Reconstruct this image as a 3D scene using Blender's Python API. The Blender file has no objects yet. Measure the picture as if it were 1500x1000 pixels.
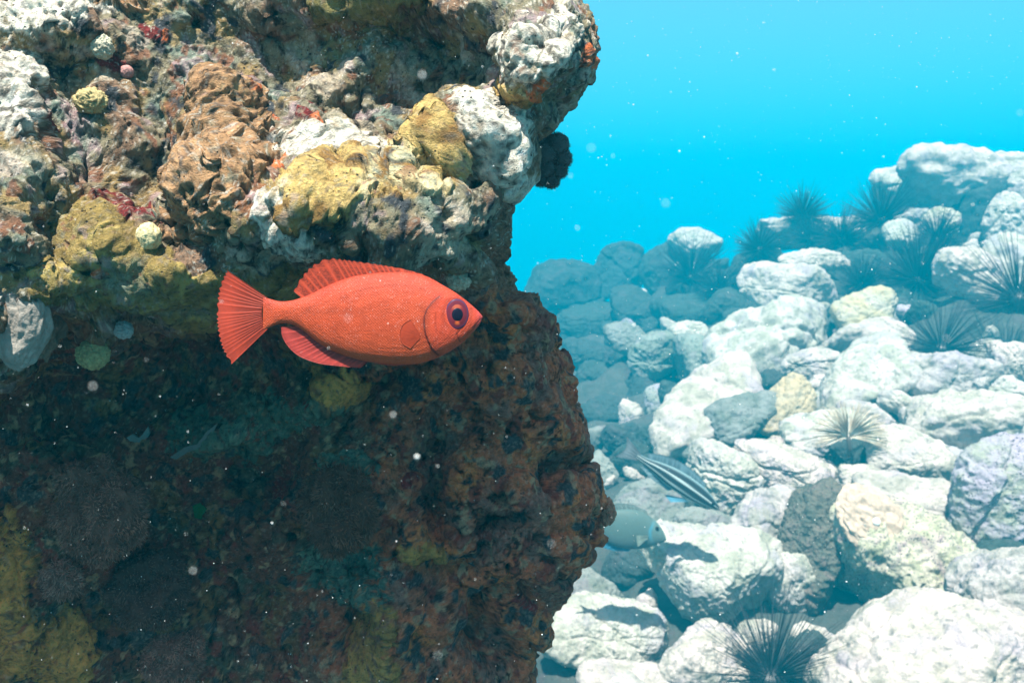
import bpy, bmesh, math, random
import numpy as np

random.seed(7)
rng = np.random.default_rng(7)
R = math.radians
scene = bpy.context.scene
col = scene.collection

# ------------------------------------------------------------------ camera
FPX = 1300.0                       # focal length in pixels of a 1500 px wide frame
PITCH = R(-8)
CF = np.array([0, math.cos(PITCH), math.sin(PITCH)])
CU = np.array([0, -math.sin(PITCH), math.cos(PITCH)])
CR = np.array([1.0, 0, 0])
cam = bpy.data.cameras.new('camera')
cam.sensor_width = 36
cam.lens = 36 * FPX / 1500
cam.clip_start = 0.02
cam.clip_end = 500
cam.dof.use_dof = True
cam.dof.focus_distance = 0.48
cam.dof.aperture_fstop = 27
camo = bpy.data.objects.new('camera', cam)
camo.rotation_euler = (R(90) + PITCH, 0, 0)
col.objects.link(camo)
scene.camera = camo

# ------------------------------------------------------------------ light
SUN_DIR = np.array([-0.10, -0.37, 0.92]); SUN_DIR /= np.linalg.norm(SUN_DIR)
SUN_EL = math.asin(SUN_DIR[2])
SUN_AZ = math.atan2(SUN_DIR[0], SUN_DIR[1])
world = bpy.data.worlds.new('World')
scene.world = world
world.use_nodes = True
wn = world.node_tree.nodes; wl = world.node_tree.links
wn.clear()
sky = wn.new('ShaderNodeTexSky'); sky.sky_type = 'NISHITA'; sky.sun_disc = False
sky.sun_elevation = SUN_EL; sky.sun_rotation = SUN_AZ
tint = wn.new('ShaderNodeMix'); tint.data_type = 'RGBA'; tint.blend_type = 'MULTIPLY'
tint.inputs[0].default_value = 1.0
tint.inputs[7].default_value = (1.6, 0.86, 0.60, 1)      # warm tint added to the sky light, browns the reef's shade
bg = wn.new('ShaderNodeBackground'); bg.inputs[1].default_value = 0.058
wo = wn.new('ShaderNodeOutputWorld')
wl.new(sky.outputs[0], tint.inputs[6]); wl.new(tint.outputs[2], bg.inputs[0]); wl.new(bg.outputs[0], wo.inputs[0])
sun = bpy.data.lights.new('sun', 'SUN')
sun.energy = 5.0; sun.angle = R(0.8); sun.color = (1.0, 0.95, 0.86)
suno = bpy.data.objects.new('sun', sun)
from mathutils import Vector, Matrix, Euler
suno.rotation_euler = Vector(SUN_DIR).to_track_quat('Z', 'Y').to_euler()
suno.location = (0, 0, 6)
col.objects.link(suno)

scene.view_settings.view_transform = 'Standard'
scene.view_settings.look = 'None'
scene.view_settings.gamma = 1
scene.view_settings.use_curve_mapping = False
scene.view_settings.exposure = 1.86
scene.render.engine = 'CYCLES'
cy = scene.cycles
cy.use_denoising = True
cy.max_bounces = 6; cy.diffuse_bounces = 3; cy.glossy_bounces = 2; cy.volume_bounces = 1
cy.transparent_max_bounces = 8
HAZE_COLOR = (0.0, 0.485, 0.72)
HAZE_DENSITY = 0.043
KR = 0.4                          # nearness of the reef rock
DS = 2.0                           # spacing of the boulder slope

# ------------------------------------------------------------------ helpers
def at(px, py, D):
    px = np.asarray(px, float); py = np.asarray(py, float); D = np.asarray(D, float)
    return (((px - 750) / FPX * D)[..., None] * CR + ((500 - py) / FPX * D)[..., None] * CU + D[..., None] * CF)

_perm = rng.permutation(256)
_perm = np.concatenate([_perm, _perm, _perm])
_grad = rng.normal(size=(256, 3)); _grad /= np.linalg.norm(_grad, axis=1)[:, None]
_grad = _grad.astype(np.float32)

def perlin(P):
    P = np.asarray(P, np.float32)
    fl = np.floor(P)
    f = P - fl
    i = fl.astype(np.int32) & 255
    u = f * f * f * (f * (f * 6 - 15) + 10)
    out = 0
    for dx in (0, 1):
        hx = _perm[i[:, 0] + dx]
        wx = u[:, 0] if dx else 1 - u[:, 0]
        for dy in (0, 1):
            hy = _perm[hx + i[:, 1] + dy]
            wy = u[:, 1] if dy else 1 - u[:, 1]
            for dz in (0, 1):
                g = _grad[_perm[hy + i[:, 2] + dz] & 255]
                d = g[:, 0] * (f[:, 0] - dx) + g[:, 1] * (f[:, 1] - dy) + g[:, 2] * (f[:, 2] - dz)
                wz = u[:, 2] if dz else 1 - u[:, 2]
                out = out + d * wx * wy * wz
    return out * 1.5

def fbm(P, o=4, lac=2.07, gain=0.5):
    P = np.asarray(P, np.float32); s = 0; a = 1; t = 0
    for k in range(o):
        s = s + a * perlin(P + 17.3 * k); t += a
        P = P * lac; a *= gain
    return s / t

def ridged(P, o=3):
    P = np.asarray(P, np.float32); s = 0; a = 1; t = 0
    for k in range(o):
        s = s + a * (1 - 2 * np.abs(perlin(P + 31.7 * k))); t += a
        P = P * 2.1; a *= 0.5
    return s / t

def cells(P, jit=0.9):
    """distance to the nearest scattered point, and a random value of that point"""
    P = np.asarray(P, np.float32)
    fl = np.floor(P); f = P - fl; i = fl.astype(np.int32) & 255
    best = np.full(len(P), 9.0, np.float32); val = np.zeros(len(P), np.float32)
    for dx in (-1, 0, 1):
        for dy in (-1, 0, 1):
            for dz in (-1, 0, 1):
                h = _perm[_perm[_perm[(i[:, 0] + dx) & 255] + ((i[:, 1] + dy) & 255)] + ((i[:, 2] + dz) & 255)]
                o = _grad[h] * 0.5 * jit + 0.5
                d = (o[:, 0] + dx - f[:, 0]) ** 2 + (o[:, 1] + dy - f[:, 1]) ** 2 + (o[:, 2] + dz - f[:, 2]) ** 2
                m = d < best
                best[m] = d[m]; val[m] = h[m] / 255.0
    return np.sqrt(best), val

def sstep(a, b, x):
    t = np.clip((x - a) / (b - a), 0, 1)
    return t * t * (3 - 2 * t)

def tag(o, label=None, cat=None, group=None, kind=None):
    if label: o['label'] = label
    if cat: o['category'] = cat
    if group: o['group'] = group
    if kind: o['kind'] = kind
    return o

def obj(name, me, mat=None, parent=None, loc=None):
    o = bpy.data.objects.new(name, me)
    col.objects.link(o)
    if mat and me is not None and hasattr(me, 'materials') and len(me.materials) == 0:
        me.materials.append(mat)
    if parent: o.parent = parent
    if loc is not None: o.location = loc
    return o

def empty(name, loc=(0, 0, 0), rot=(0, 0, 0)):
    o = bpy.data.objects.new(name, None)
    o.empty_display_size = 0.05
    o.location = loc; o.rotation_euler = rot
    col.objects.link(o)
    return o

def mesh_np(name, V, F, smooth=True, colors=None, normals=None):
    """mesh out of numpy verts and faces (F: list of equal-sized index rows, or a ragged list)"""
    me = bpy.data.meshes.new(name)
    V = np.asarray(V, np.float32)
    if isinstance(F, np.ndarray):
        n, k = F.shape
        me.vertices.add(len(V)); me.vertices.foreach_set('co', V.ravel())
        me.loops.add(n * k); me.loops.foreach_set('vertex_index', F.astype(np.int32).ravel())
        me.polygons.add(n)
        me.polygons.foreach_set('loop_start', np.arange(0, n * k, k, dtype=np.int32))
        me.polygons.foreach_set('loop_total', np.full(n, k, np.int32))
        me.update(calc_edges=True)
    else:
        me.from_pydata([tuple(v) for v in V], [], [tuple(f) for f in F])
    if smooth:
        me.polygons.foreach_set('use_smooth', np.ones(len(me.polygons), bool))
    if colors is not None:
        a = me.color_attributes.new('Col', 'FLOAT_COLOR', 'POINT')
        c = np.ones((len(V), 4), np.float32); c[:, :3] = colors
        a.data.foreach_set('color', c.ravel())
    if normals is not None:
        me.normals_split_custom_set_from_vertices(normals.astype(np.float32).tolist())
    me.update()
    return me

def grid_faces(nr, nc, wrap=False, off=0):
    r = np.arange(nr - 1)[:, None]; c = np.arange(nc if wrap else nc - 1)[None, :]
    c2 = (c + 1) % nc
    a = r * nc + c; b = r * nc + c2; d = (r + 1) * nc + c; e = (r + 1) * nc + c2
    return np.stack([a, b, e, d], -1).reshape(-1, 4) + off

class MB:
    """collects pieces of several shapes into one mesh"""
    def __init__(self): self.V = []; self.F = []; self.C = []; self.n = 0
    def add(self, V, F, c=None):
        V = np.asarray(V, float)
        self.V.append(V); self.F += [tuple(int(i) + self.n for i in f) for f in F]
        self.C.append(np.tile(np.asarray(c if c is not None else (1, 1, 1), float), (len(V), 1)) if c is None or np.ndim(c) == 1 else np.asarray(c, float))
        self.n += len(V)
    def mesh(self, name, smooth=True):
        return mesh_np(name, np.concatenate(self.V), self.F, smooth, np.concatenate(self.C))

def tube(path, rad, k=8, cap=True):
    path = np.asarray(path, float); n = len(path); rad = np.broadcast_to(rad, n)
    T = np.gradient(path, axis=0); T /= np.linalg.norm(T, axis=1)[:, None] + 1e-12
    ref = np.array([0.31, 0.17, 0.93]); V = []
    for i in range(n):
        a = np.cross(T[i], ref); a /= np.linalg.norm(a); b = np.cross(T[i], a)
        for j in range(k):
            t = 2 * math.pi * j / k
            V.append(path[i] + rad[i] * (math.cos(t) * a + math.sin(t) * b))
    F = [(i * k + j, i * k + (j + 1) % k, (i + 1) * k + (j + 1) % k, (i + 1) * k + j) for i in range(n - 1) for j in range(k)]
    if cap:
        F.append(tuple(range(k))[::-1]); F.append(tuple((n - 1) * k + j for j in range(k)))
    return np.array(V), F

_ico = {}
def ico(level):
    if level not in _ico:
        bm = bmesh.new(); bmesh.ops.create_icosphere(bm, subdivisions=level, radius=1.0)
        V = np.array([v.co[:] for v in bm.verts]); F = np.array([[v.index for v in f.verts] for f in bm.faces])
        bm.free(); V /= np.linalg.norm(V, axis=1)[:, None]
        _ico[level] = (V, F)
    return _ico[level]

def vnormals(V, F):
    n = np.zeros_like(V)
    fn = np.cross(V[F[:, 1]] - V[F[:, 0]], V[F[:, -1]] - V[F[:, 0]])
    for k in range(F.shape[1]): np.add.at(n, F[:, k], fn)
    return n / (np.linalg.norm(n, axis=1)[:, None] + 1e-12)

# ------------------------------------------------------------------ materials
class NT:
    def __init__(self, name):
        self.m = bpy.data.materials.new(name); self.m.use_nodes = True
        self.n = self.m.node_tree.nodes; self.l = self.m.node_tree.links
        self.n.clear()
        self.out = self.n.new('ShaderNodeOutputMaterial')
        self.b = self.n.new('ShaderNodeBsdfPrincipled')
        self.l.new(self.b.outputs[0], self.out.inputs[0])
    def put(self, sock, v):
        if isinstance(v, (int, float)): sock.default_value = v
        elif isinstance(v, (tuple, list)): sock.default_value = (*v, 1)[:4] if len(sock.default_value) == 4 else v
        else: self.l.new(v, sock)
    def coord(self):
        return self.n.new('ShaderNodeTexCoord').outputs['Object']
    def attr(self, name='Col'):
        a = self.n.new('ShaderNodeAttribute'); a.attribute_name = name; return a.outputs[0]
    def noise(self, vec, scale, detail=4, rough=0.55, dist=0.0):
        t = self.n.new('ShaderNodeTexNoise'); self.put(t.inputs['Vector'], vec)
        t.inputs['Scale'].default_value = scale; t.inputs['Detail'].default_value = detail
        t.inputs['Roughness'].default_value = rough; t.inputs['Distortion'].default_value = dist
        return t.outputs[0]
    def vor(self, vec, scale, feature='F1', rnd=1.0):
        t = self.n.new('ShaderNodeTexVoronoi'); t.feature = feature
        self.put(t.inputs['Vector'], vec); t.inputs['Scale'].default_value = scale
        t.inputs['Randomness'].default_value = rnd
        return t.outputs['Distance']
    def ramp(self, fac, stops):
        r = self.n.new('ShaderNodeValToRGB'); self.put(r.inputs[0], fac)
        el = r.color_ramp.elements
        while len(el) < len(stops): el.new(0.5)
        for e, (p, c) in zip(el, stops):
            e.position = p; e.color = (*c, 1) if len(c) == 3 else c
        return r.outputs[0]
    def fr(self, fac, a, b, lo=0.0, hi=1.0):
        r = self.n.new('ShaderNodeMapRange'); self.put(r.inputs[0], fac)
        r.inputs[1].default_value = a; r.inputs[2].default_value = b
        r.inputs[3].default_value = lo; r.inputs[4].default_value = hi
        return r.outputs[0]
    def mix(self, fac, a, b, mode='MIX'):
        m = self.n.new('ShaderNodeMix'); m.data_type = 'RGBA'; m.blend_type = mode
        self.put(m.inputs[0], fac); self.put(m.inputs[6], a); self.put(m.inputs[7], b)
        return m.outputs[2]
    def math(self, op, a, b=0.0):
        m = self.n.new('ShaderNodeMath'); m.operation = op
        self.put(m.inputs[0], a); self.put(m.inputs[1], b); return m.outputs[0]
    def bump(self, h, strength=0.5, dist=0.01, nrm=None):
        b = self.n.new('ShaderNodeBump'); self.put(b.inputs['Height'], h)
        b.inputs['Strength'].default_value = strength; b.inputs['Distance'].default_value = dist
        if nrm is not None: self.l.new(nrm, b.inputs['Normal'])
        return b.outputs[0]
    def done(self, color, rough=0.9, nrm=None, spec=0.2):
        self.put(self.b.inputs['Base Color'], color); self.put(self.b.inputs['Roughness'], rough)
        self.b.inputs['Specular IOR Level'].default_value = spec
        if nrm is not None: self.l.new(nrm, self.b.inputs['Normal'])
        return self.m

def mat_reef():
    t = NT('reef_growth'); c = t.coord()
    base = t.attr()
    n1 = t.noise(c, 212, 6, 0.72); n2 = t.noise(c, 950, 4, 0.7); n3 = t.noise(c, 69, 5, 0.6)
    col_ = t.mix(t.fr(n1, 0.35, 0.72), base, t.mix(1.0, base, (1.55, 1.5, 1.42), 'MULTIPLY'))
    col_ = t.mix(t.fr(n1, 0.50, 0.30), col_, t.mix(1.0, base, (0.45, 0.47, 0.5), 'MULTIPLY'))
    col_ = t.mix(t.fr(n2, 0.60, 0.78, 0, 0.55), col_, (0.62, 0.60, 0.54))       # shell grit and sand flecks
    pit = t.vor(c, 300)
    gate = t.fr(n3, 0.48, 0.62)
    pm = t.math('MULTIPLY', t.fr(pit, 0.22, 0.12), gate)
    col_ = t.mix(pm, col_, (0.02, 0.02, 0.025))
    h = t.math('ADD', t.math('MULTIPLY', n1, 1.0), t.math('MULTIPLY', n2, 0.45))
    h = t.math('SUBTRACT', h, t.math('MULTIPLY', pm, 0.6))
    return t.done(col_, 0.85, t.bump(h, 1.0, 0.005), 0.25)

def mat_boulder(name, pale, green, lilac, dark, sc=1.0, darkfac=0.5, pits=0.0):
    t = NT(name); c0 = t.coord()
    oi = t.n.new('ShaderNodeObjectInfo')
    add = t.n.new('ShaderNodeVectorMath'); add.operation = 'MULTIPLY_ADD'
    t.l.new(oi.outputs['Random'], add.inputs[0]); add.inputs[1].default_value = (37, 53, 71); t.l.new(c0, add.inputs[2])
    c = add.outputs[0]
    n1 = t.noise(c, 7 * sc, 6, 0.62, 0.4); n2 = t.noise(c, 26 * sc, 6, 0.65); n3 = t.noise(c, 130 * sc, 4, 0.7); n4 = t.noise(c, 4 * sc, 5, 0.6, 0.6)
    col_ = t.mix(t.fr(n1, 0.42, 0.62), pale, green)
    col_ = t.mix(t.fr(n4, 0.52, 0.66, 0, 0.8), col_, lilac)
    col_ = t.mix(t.fr(n2, 0.56, 0.70, 0, darkfac * 1.6), col_, dark)
    col_ = t.mix(t.fr(n3, 0.55, 0.72, 0, 0.65), col_, dark)
    v = t.math('MULTIPLY_ADD', oi.outputs['Random'], 0.3); 
    col_ = t.mix(1.0, col_, t.ramp(oi.outputs['Random'], [(0, (0.82, 0.84, 0.86)), (0.5, (1.0, 0.98, 0.95)), (1, (0.92, 1.0, 0.95))]), 'MULTIPLY')
    h = t.math('ADD', t.math('MULTIPLY', n2, 1.2), t.math('MULTIPLY', n3, 0.4))
    if pits:
        p = t.fr(t.vor(c, 42 * sc), 0.30, 0.16)
        p = t.math('MULTIPLY', p, t.fr(n4, 0.40, 0.50))
        col_ = t.mix(t.math('MULTIPLY', p, pits), col_, (0.03, 0.03, 0.04))
        h = t.math('SUBTRACT', h, t.math('MULTIPLY', p, 0.8))
    return t.done(col_, 0.92, t.bump(h, 0.8, 0.02 / sc), 0.15)

def mat_attr(name, rough=0.5, spec=0.4, bump_scale=None, bump_d=0.002, sss=0.0, var=0.0):
    t = NT(name); c = t.coord(); a = t.attr()
    if var:
        a = t.mix(t.fr(t.noise(c, 60, 5, 0.6), 0.35, 0.65, 0, var), a, t.mix(1.0, a, (0.55, 0.55, 0.55), 'MULTIPLY'))
    nrm = None
    if bump_scale: nrm = t.bump(t.noise(c, bump_scale, 5, 0.65), 0.7, bump_d)
    m = t.done(a, rough, nrm, spec)
    if sss:
        t.b.inputs['Subsurface Weight'].default_value = sss
        t.b.inputs['Subsurface Radius'].default_value = (0.01, 0.004, 0.003)
    return m

M_REEF = mat_reef()
M_PALE = mat_boulder('pale_limestone', (0.53, 0.475, 0.44), (0.33, 0.32, 0.27), (0.36, 0.32, 0.37), (0.085, 0.095, 0.095))
M_TAN = mat_boulder('tan_limestone', (0.46, 0.38, 0.24), (0.40, 0.36, 0.26), (0.44, 0.40, 0.36), (0.20, 0.17, 0.12))
M_LILAC = mat_boulder('lilac_pitted_limestone', (0.36, 0.33, 0.40), (0.30, 0.32, 0.27), (0.38, 0.33, 0.42), (0.10, 0.09, 0.11), 1.3, 0.5, 1.0)
M_SHADED = mat_boulder('shaded_rock', (0.050, 0.07, 0.07), (0.035, 0.055, 0.05), (0.08, 0.085, 0.09), (0.02, 0.03, 0.03))  # dark rock colour, painted shade for stones in the gully and recesses
M_DIM = mat_boulder('shade_grey_limestone', (.25, .27, .25), (.16, .19, .16), (.24, .22, .24), (.06, .07, .07))  # half dark grey, shade put into the colour of the dimmer stones
M_CRAGGY = mat_boulder('craggy_rock', (0.50, 0.46, 0.38), (0.34, 0.34, 0.23), (0.34, 0.25, 0.28), (0.07, 0.065, 0.06), 1.6, 0.6, 0.9)

# ------------------------------------------------------------------ the big reef rock
def build_reef():
    step = 1.7
    EY = np.array([-220, -60, 0, 20, 60, 100, 140, 180, 220, 260, 300, 340, 370, 400, 430, 450, 480, 500, 540, 600, 650, 700, 740, 780, 820, 850, 880, 900, 920, 940, 960, 1000, 1150])
    EX = np.array([800, 838, 846, 862, 873, 868, 846, 812, 776, 758, 748, 742, 737, 742, 768, 796, 812, 820, 834, 847, 862, 876, 884, 882, 866, 845, 822, 806, 808, 800, 785, 776, 772])
    rows = np.arange(-230, 1150, step)
    nr = len(rows)
    E = np.interp(rows, EY, EX)
    E = np.convolve(np.pad(E, 6, 'edge'), np.ones(13) / 13, 'valid')
    E_want = E.copy(); w = 105.0
    for attempt in range(5):
        n1 = int(1000 / step); n2 = 110; n3 = 30; n4 = 14
        th = np.linspace(0, math.pi / 2, n2 + 1)[1:]
        ph = np.linspace(0, math.pi / 2, n3 + 1)[1:]
        L = -290.0
        PX = []; DR = []
        base = (E - w)[:, None]
        u = np.linspace(0, 1, n1)[None, :]
        PX.append(L + (base - L) * u); DR.append(np.zeros((nr, n1)))
        PX.append(base + w * np.sin(th)[None, :]); DR.append(np.repeat((0.22 * (1 - np.cos(th)))[None, :], nr, 0))
        PX.append(base + w * np.cos(ph)[None, :]); DR.append(np.repeat((0.22 + 0.55 * np.sin(ph))[None, :], nr, 0))
        ub = np.linspace(0, 1, n4 + 1)[None, 1:]
        PX.append(base + (L + 60 - base) * ub); DR.append(np.full((nr, n4), 0.77))
        PX = np.concatenate(PX, 1); DR = np.concatenate(DR, 1)
        nc = PX.shape[1]
        PY = np.repeat(rows[:, None], nc, 1)
        # depth of the face at each height
        fy = np.array([-230, -100, 0, 60, 110, 160, 200, 240, 280, 320, 350, 375, 400, 430, 470, 520, 600, 700, 800, 900, 1000, 1150])
        fd = np.array([1.70, 1.47, 1.41, 1.395, 1.385, 1.355, 1.315, 1.27, 1.23, 1.215, 1.22, 1.26, 1.36, 1.47, 1.56, 1.62, 1.66, 1.64, 1.64, 1.68, 1.76, 1.86])
        # the ledge hangs lower towards the left
        sag = np.interp(PX, [-290, 60, 180, 330, 450, 900], [150, 105, 75, 55, 10, 0])
        FD = np.interp(PY - sag * sstep(250, 420, PY), fy, fd)
        FD += np.interp(PX, [-290, 0, 150, 400, 900], [-0.16, -0.10, -0.03, 0, 0])
        top_out = sstep(150, 215, PX + 25 * np.sin(PY / 31)) * (1 - sstep(690, 770, PX))  # unseen overhang above the view, added to shade the face below
        FD -= top_out * (np.interp(PY, [-230, -150, -95, -60, -20, 60], [.03, .05, .05, .04, .02, 0]) + 0.05 * np.sin(PX / 43) * np.interp(PY, [-140, -90, -30], [0, 1, 0]))
        # the dark flank right of the ledge falls back
        lipx = np.interp(PY, [-230, 60, 140, 200, 260, 320, 390, 440, 600, 1200], [1000, 900, 850, 775, 725, 690, 680, 720, 1000, 1000])
        FD += 0.26 * sstep(0, 70, PX - lipx)
        # top right nose is a bit nearer, lower right belly bulges out
        FD -= 0.20 * np.exp(-((PX - 830) / 120) ** 2 - ((PY - 80) / 100) ** 2)
        FD += 0.02 * np.exp(-((PX - 770) / 170) ** 2 - ((PY - 720) / 170) ** 2)
        FD -= 0.10 * np.exp(-((PX - 60) / 150) ** 2 - ((PY - 740) / 120) ** 2)
        P0 = at(PX, PY, (FD + DR) * KR).reshape(-1, 3)
        pxf = PX.ravel(); pyf = PY.ravel()
        q = (P0 / KR).astype(np.float32)
        lx = pxf + 30 * fbm(q * 7, 2); ly = pyf + 30 * fbm(q * 7 + 40, 2)
        front = np.zeros((nr, nc), bool); front[:, :n1 + n2 + 4] = True; front = front.ravel()
        wx = wy = None
        def blob(cx, cy, rx, ry, rot=0, low=False):
            c, s = math.cos(R(rot)), math.sin(R(rot))
            dx = (lx if low else wx) - cx; dy = (ly if low else wy) - cy
            return np.sqrt(((dx * c + dy * s) / rx) ** 2 + ((-dx * s + dy * c) / ry) ** 2)
        def lump_at(H, cx, cy, r, asp, rot, h, e):
            m = np.where((np.abs(lx - cx) < r * 3) & (np.abs(ly - cy) < r * 3))[0]
            c, s = math.cos(R(rot)), math.sin(R(rot)); dx = lx[m] - cx; dy = ly[m] - cy
            d = np.sqrt(((dx * c + dy * s) / (r * asp)) ** 2 + ((-dx * s + dy * c) / r) ** 2)
            H[m] += h * np.exp(-d ** e)

        H = np.zeros(len(q), np.float32)
        # bumps (+) and hollows (-): centre, radii, turn, height in metres
        for cx, cy, rx, ry, rot, h in [
            (860, -60, 60, 40, 0, .06),
            (60, 45, 95, 50, 0, .07), (15, 135, 60, 55, 0, .06), (160, 95, 60, 55, 0, .04), (165, 165, 45, 40, 0, .045),
            (330, 60, 60, 50, 0, -.03), (430, 60, 80, 50, 0, -.05), (640, 65, 90, 58, 10, -.075), (560, 120, 60, 34, 0, -.05),
            (340, 170, 60, 45, 0, .05), (325, 270, 85, 90, -25, .05), (230, 200, 70, 60, 0, -.05), (250, 330, 60, 40, 0, -.03),
            (200, 270, 60, 55, 0, -.06), (130, 230, 60, 50, 0, -.05), (20, 200, 45, 40, 0, .05), (30, 260, 60, 60, 0, .03),
            (480, 185, 80, 40, 10, .03), (640, 215, 50, 40, 0, .045), (560, 290, 140, 55, -8, .05), (430, 335, 55, 40, 0, .05),
            (540, 345, 70, 40, 0, .04), (640, 340, 50, 45, 0, .03), (668, 385, 26, 24, 0, .035), (720, 215, 55, 70, 20, .05),
            (690, 150, 60, 50, 0, .03), (760, 60, 60, 50, 0, .03), (600, 165, 55, 34, 0, -.05), (500, 150, 40, 30, 0, -.04),
            (740, 150, 30, 40, 20, -.035), (800, 150, 45, 30, -40, -.03), (700, 250, 22, 22, 0, -.04), (630, 265, 26, 18, 0, -.03),
            (560, 15, 110, 22, 0, .06), (700, 20, 70, 30, 0, .03), (150, 350, 90, 60, 0, .02), (70, 330, 45, 50, 0, -.05),
            (20, 340, 40, 40, 0, .05), (130, 470, 40, 32, 0, .03), (80, 480, 50, 60, 20, -.03),
            (180, 590, 190, 60, -10, -.09), (330, 520, 120, 40, 0, -.06), (250, 760, 80, 90, 0, -.10), (370, 700, 80, 70, 0, -.09),
            (330, 630, 140, 26, -20, .05), (620, 680, 40, 45, 0, -.07), (640, 745, 26, 45, 10, -.09), (735, 765, 40, 16, -30, -.07),
            (560, 570, 42, 20, -20, -.06), (650, 630, 36, 26, 20, -.06), (480, 560, 70, 30, -15, .05), (500, 830, 80, 70, 0, -.07),
            (650, 840, 60, 26, 0, -.05), (715, 930, 34, 42, 0, -.10), (520, 920, 34, 26, 0, -.10), (560, 960, 70, 90, 0, .04),
            (420, 900, 60, 80, 0, -.06), (330, 880, 60, 90, 0, -.05), (100, 880, 60, 40, 0, -.05), (20, 860, 70, 120, 0, .05),
            (770, 880, 50, 30, 0, -.05), (120, 740, 75, 85, 0, .06), (500, 735, 70, 60, 0, .05), (815, 690, 16, 30, 0, -.05),
            (800, 650, 40, 40, 0, .03), (740, 560, 60, 60, 0, .03), (690, 480, 40, 40, 0, -.04), (770, 470, 40, 35, 0, .03),
            (600, 590, 60, 30, 0, .03), (400, 600, 60, 40, 0, -.04), (460, 800, 30, 30, 0, -.05), (600, 720, 20, 20, 0, .02),
        ]:
            d = blob(cx, cy, rx, ry, rot, low=True)
            H += h * np.exp(-(d * 1.05) ** 2.6)
        hr = np.random.default_rng(3)
        for _ in range(150):                                            # lumps and knobs of old growth
            lump_at(H, hr.uniform(-200, 860), hr.uniform(-20, 420), hr.uniform(12, 42), hr.uniform(.8, 1.7), hr.uniform(0, 180), hr.uniform(-.022, .018), 2.2)
        for _ in range(40):                                             # ragged edge of the added overhang, breaks up its shade
            lump_at(H, hr.uniform(100, 700), hr.uniform(-130, -55), hr.uniform(18, 50), hr.uniform(.8, 1.6), hr.uniform(0, 180), hr.uniform(-.03, .03), 2.4)
        for _ in range(230):
            lump_at(H, hr.uniform(-200, 890), hr.uniform(430, 1020), hr.uniform(9, 44), hr.uniform(.8, 1.8), hr.uniform(0, 180), hr.uniform(-.030, .024), 2.3)
        for _ in range(95):                                             # bore holes with raised lips
            cx = hr.uniform(300, 860); cy = hr.uniform(500, 990); r = hr.uniform(4, 12); asp = hr.uniform(.8, 1.8); ro = hr.uniform(0, 180)
            lump_at(H, cx, cy, r * 1.7, asp, ro, .008, 4); lump_at(H, cx, cy, r, asp, ro, -hr.uniform(.025, .055), 3)
        for _ in range(90):
            cx = hr.uniform(40, 820); cy = hr.uniform(0, 390); r = hr.uniform(3, 12)
            lump_at(H, cx, cy, r, hr.uniform(.8, 1.8), hr.uniform(0, 180), -hr.uniform(.015, .045), 3)
        H += 0.040 * fbm(q * 6 + 11, 4)

        G = P0.reshape(nr, nc, 3)
        def norms(G, s):
            du = np.roll(G, -s, 1) - np.roll(G, s, 1)
            dv = np.empty_like(G); dv[s:-s] = G[2 * s:] - G[:-2 * s]; dv[:s] = dv[s]; dv[-s:] = dv[-s - 1]
            n = np.cross(dv, du); return n / (np.linalg.norm(n, axis=2)[..., None] + 1e-12)
        fade = sstep(0, 30, np.arange(nc))[None, :] * np.where(np.arange(nc) >= n1 + n2 + n3, 0.0, 1.0)[None, :]
        P1 = G + norms(G, 10) * (H.reshape(nr, nc) * fade * KR)[..., None]
        if attempt < 4:                                             # keep the outline where it belongs, lumps and all
            Q = P1.reshape(-1, 3)
            d_ = Q @ CF; sx = 750 + FPX * (Q @ CR) / d_; sy = 500 - FPX * (Q @ CU) / d_
            m_ = (sy > rows[0]) & (sy < rows[-1])
            sil = np.full(nr, -1e9); np.maximum.at(sil, np.clip(((sy[m_] - rows[0]) / step).astype(int), 0, nr - 1), sx[m_])
            off = np.where(sil > 0, sil - E_want, 0)
            kk = 19; off = np.convolve(np.pad(off, kk // 2, 'edge'), np.ones(kk) / kk, 'valid')
            E = E - np.clip(off, -60, 60)
    # everything finer follows the lumpy face
    q = (P1.reshape(-1, 3) / KR).astype(np.float32)
    wx = pxf + 26 * fbm(q * 9, 3) + 11 * fbm(q * 34 + 5, 3)
    wy = pyf + 26 * fbm(q * 9 + 40, 3) + 11 * fbm(q * 34 + 60, 3)
    Hlow = H; H = np.zeros(len(q), np.float32)

    # ---------------- colours of what grows on it
    C = np.zeros((len(q), 3), np.float32)
    nA = fbm(q * 11 + 3, 4); nB = fbm(q * 23 + 70, 4); nC = fbm(q * 55 + 20, 3); nD = fbm(q * 6 + 90, 3)
    turf = np.array([.21, .19, .125]); pinkc = np.array([.34, .25, .27]); brown = np.array([.22, .14, .09]); cream = np.array([.52, .47, .36]); teal = np.array([.17, .22, .18]); och = np.array([.33, .225, .085]); rust = np.array([.22, .085, .045]); inky = np.array([.05, .06, .07])
    def lay(m, c):
        nonlocal C
        C = C * (1 - m[:, None]) + np.asarray(c, np.float32) * m[:, None]
    C[:] = turf
    lay(sstep(.06, .26, nA), teal); lay(.8 * sstep(.03, .2, fbm(q * 15 + 120, 4)), och); lay(.8 * sstep(.12, .24, fbm(q * 30 + 140, 3)), rust); lay(0.8 * sstep(.10, .3, nB), pinkc); lay(sstep(.08, .3, -nA), brown)
    lay(0.6 * sstep(.22, .34, nD + 0.4 * nB), cream); lay(sstep(.2, .34, -nB + .3 * nC), inky)
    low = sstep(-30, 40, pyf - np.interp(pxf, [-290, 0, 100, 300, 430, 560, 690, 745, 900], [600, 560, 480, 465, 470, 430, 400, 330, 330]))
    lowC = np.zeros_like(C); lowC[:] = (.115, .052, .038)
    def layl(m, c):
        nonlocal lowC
        lowC = lowC * (1 - m[:, None]) + np.asarray(c, np.float32) * m[:, None]
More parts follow.
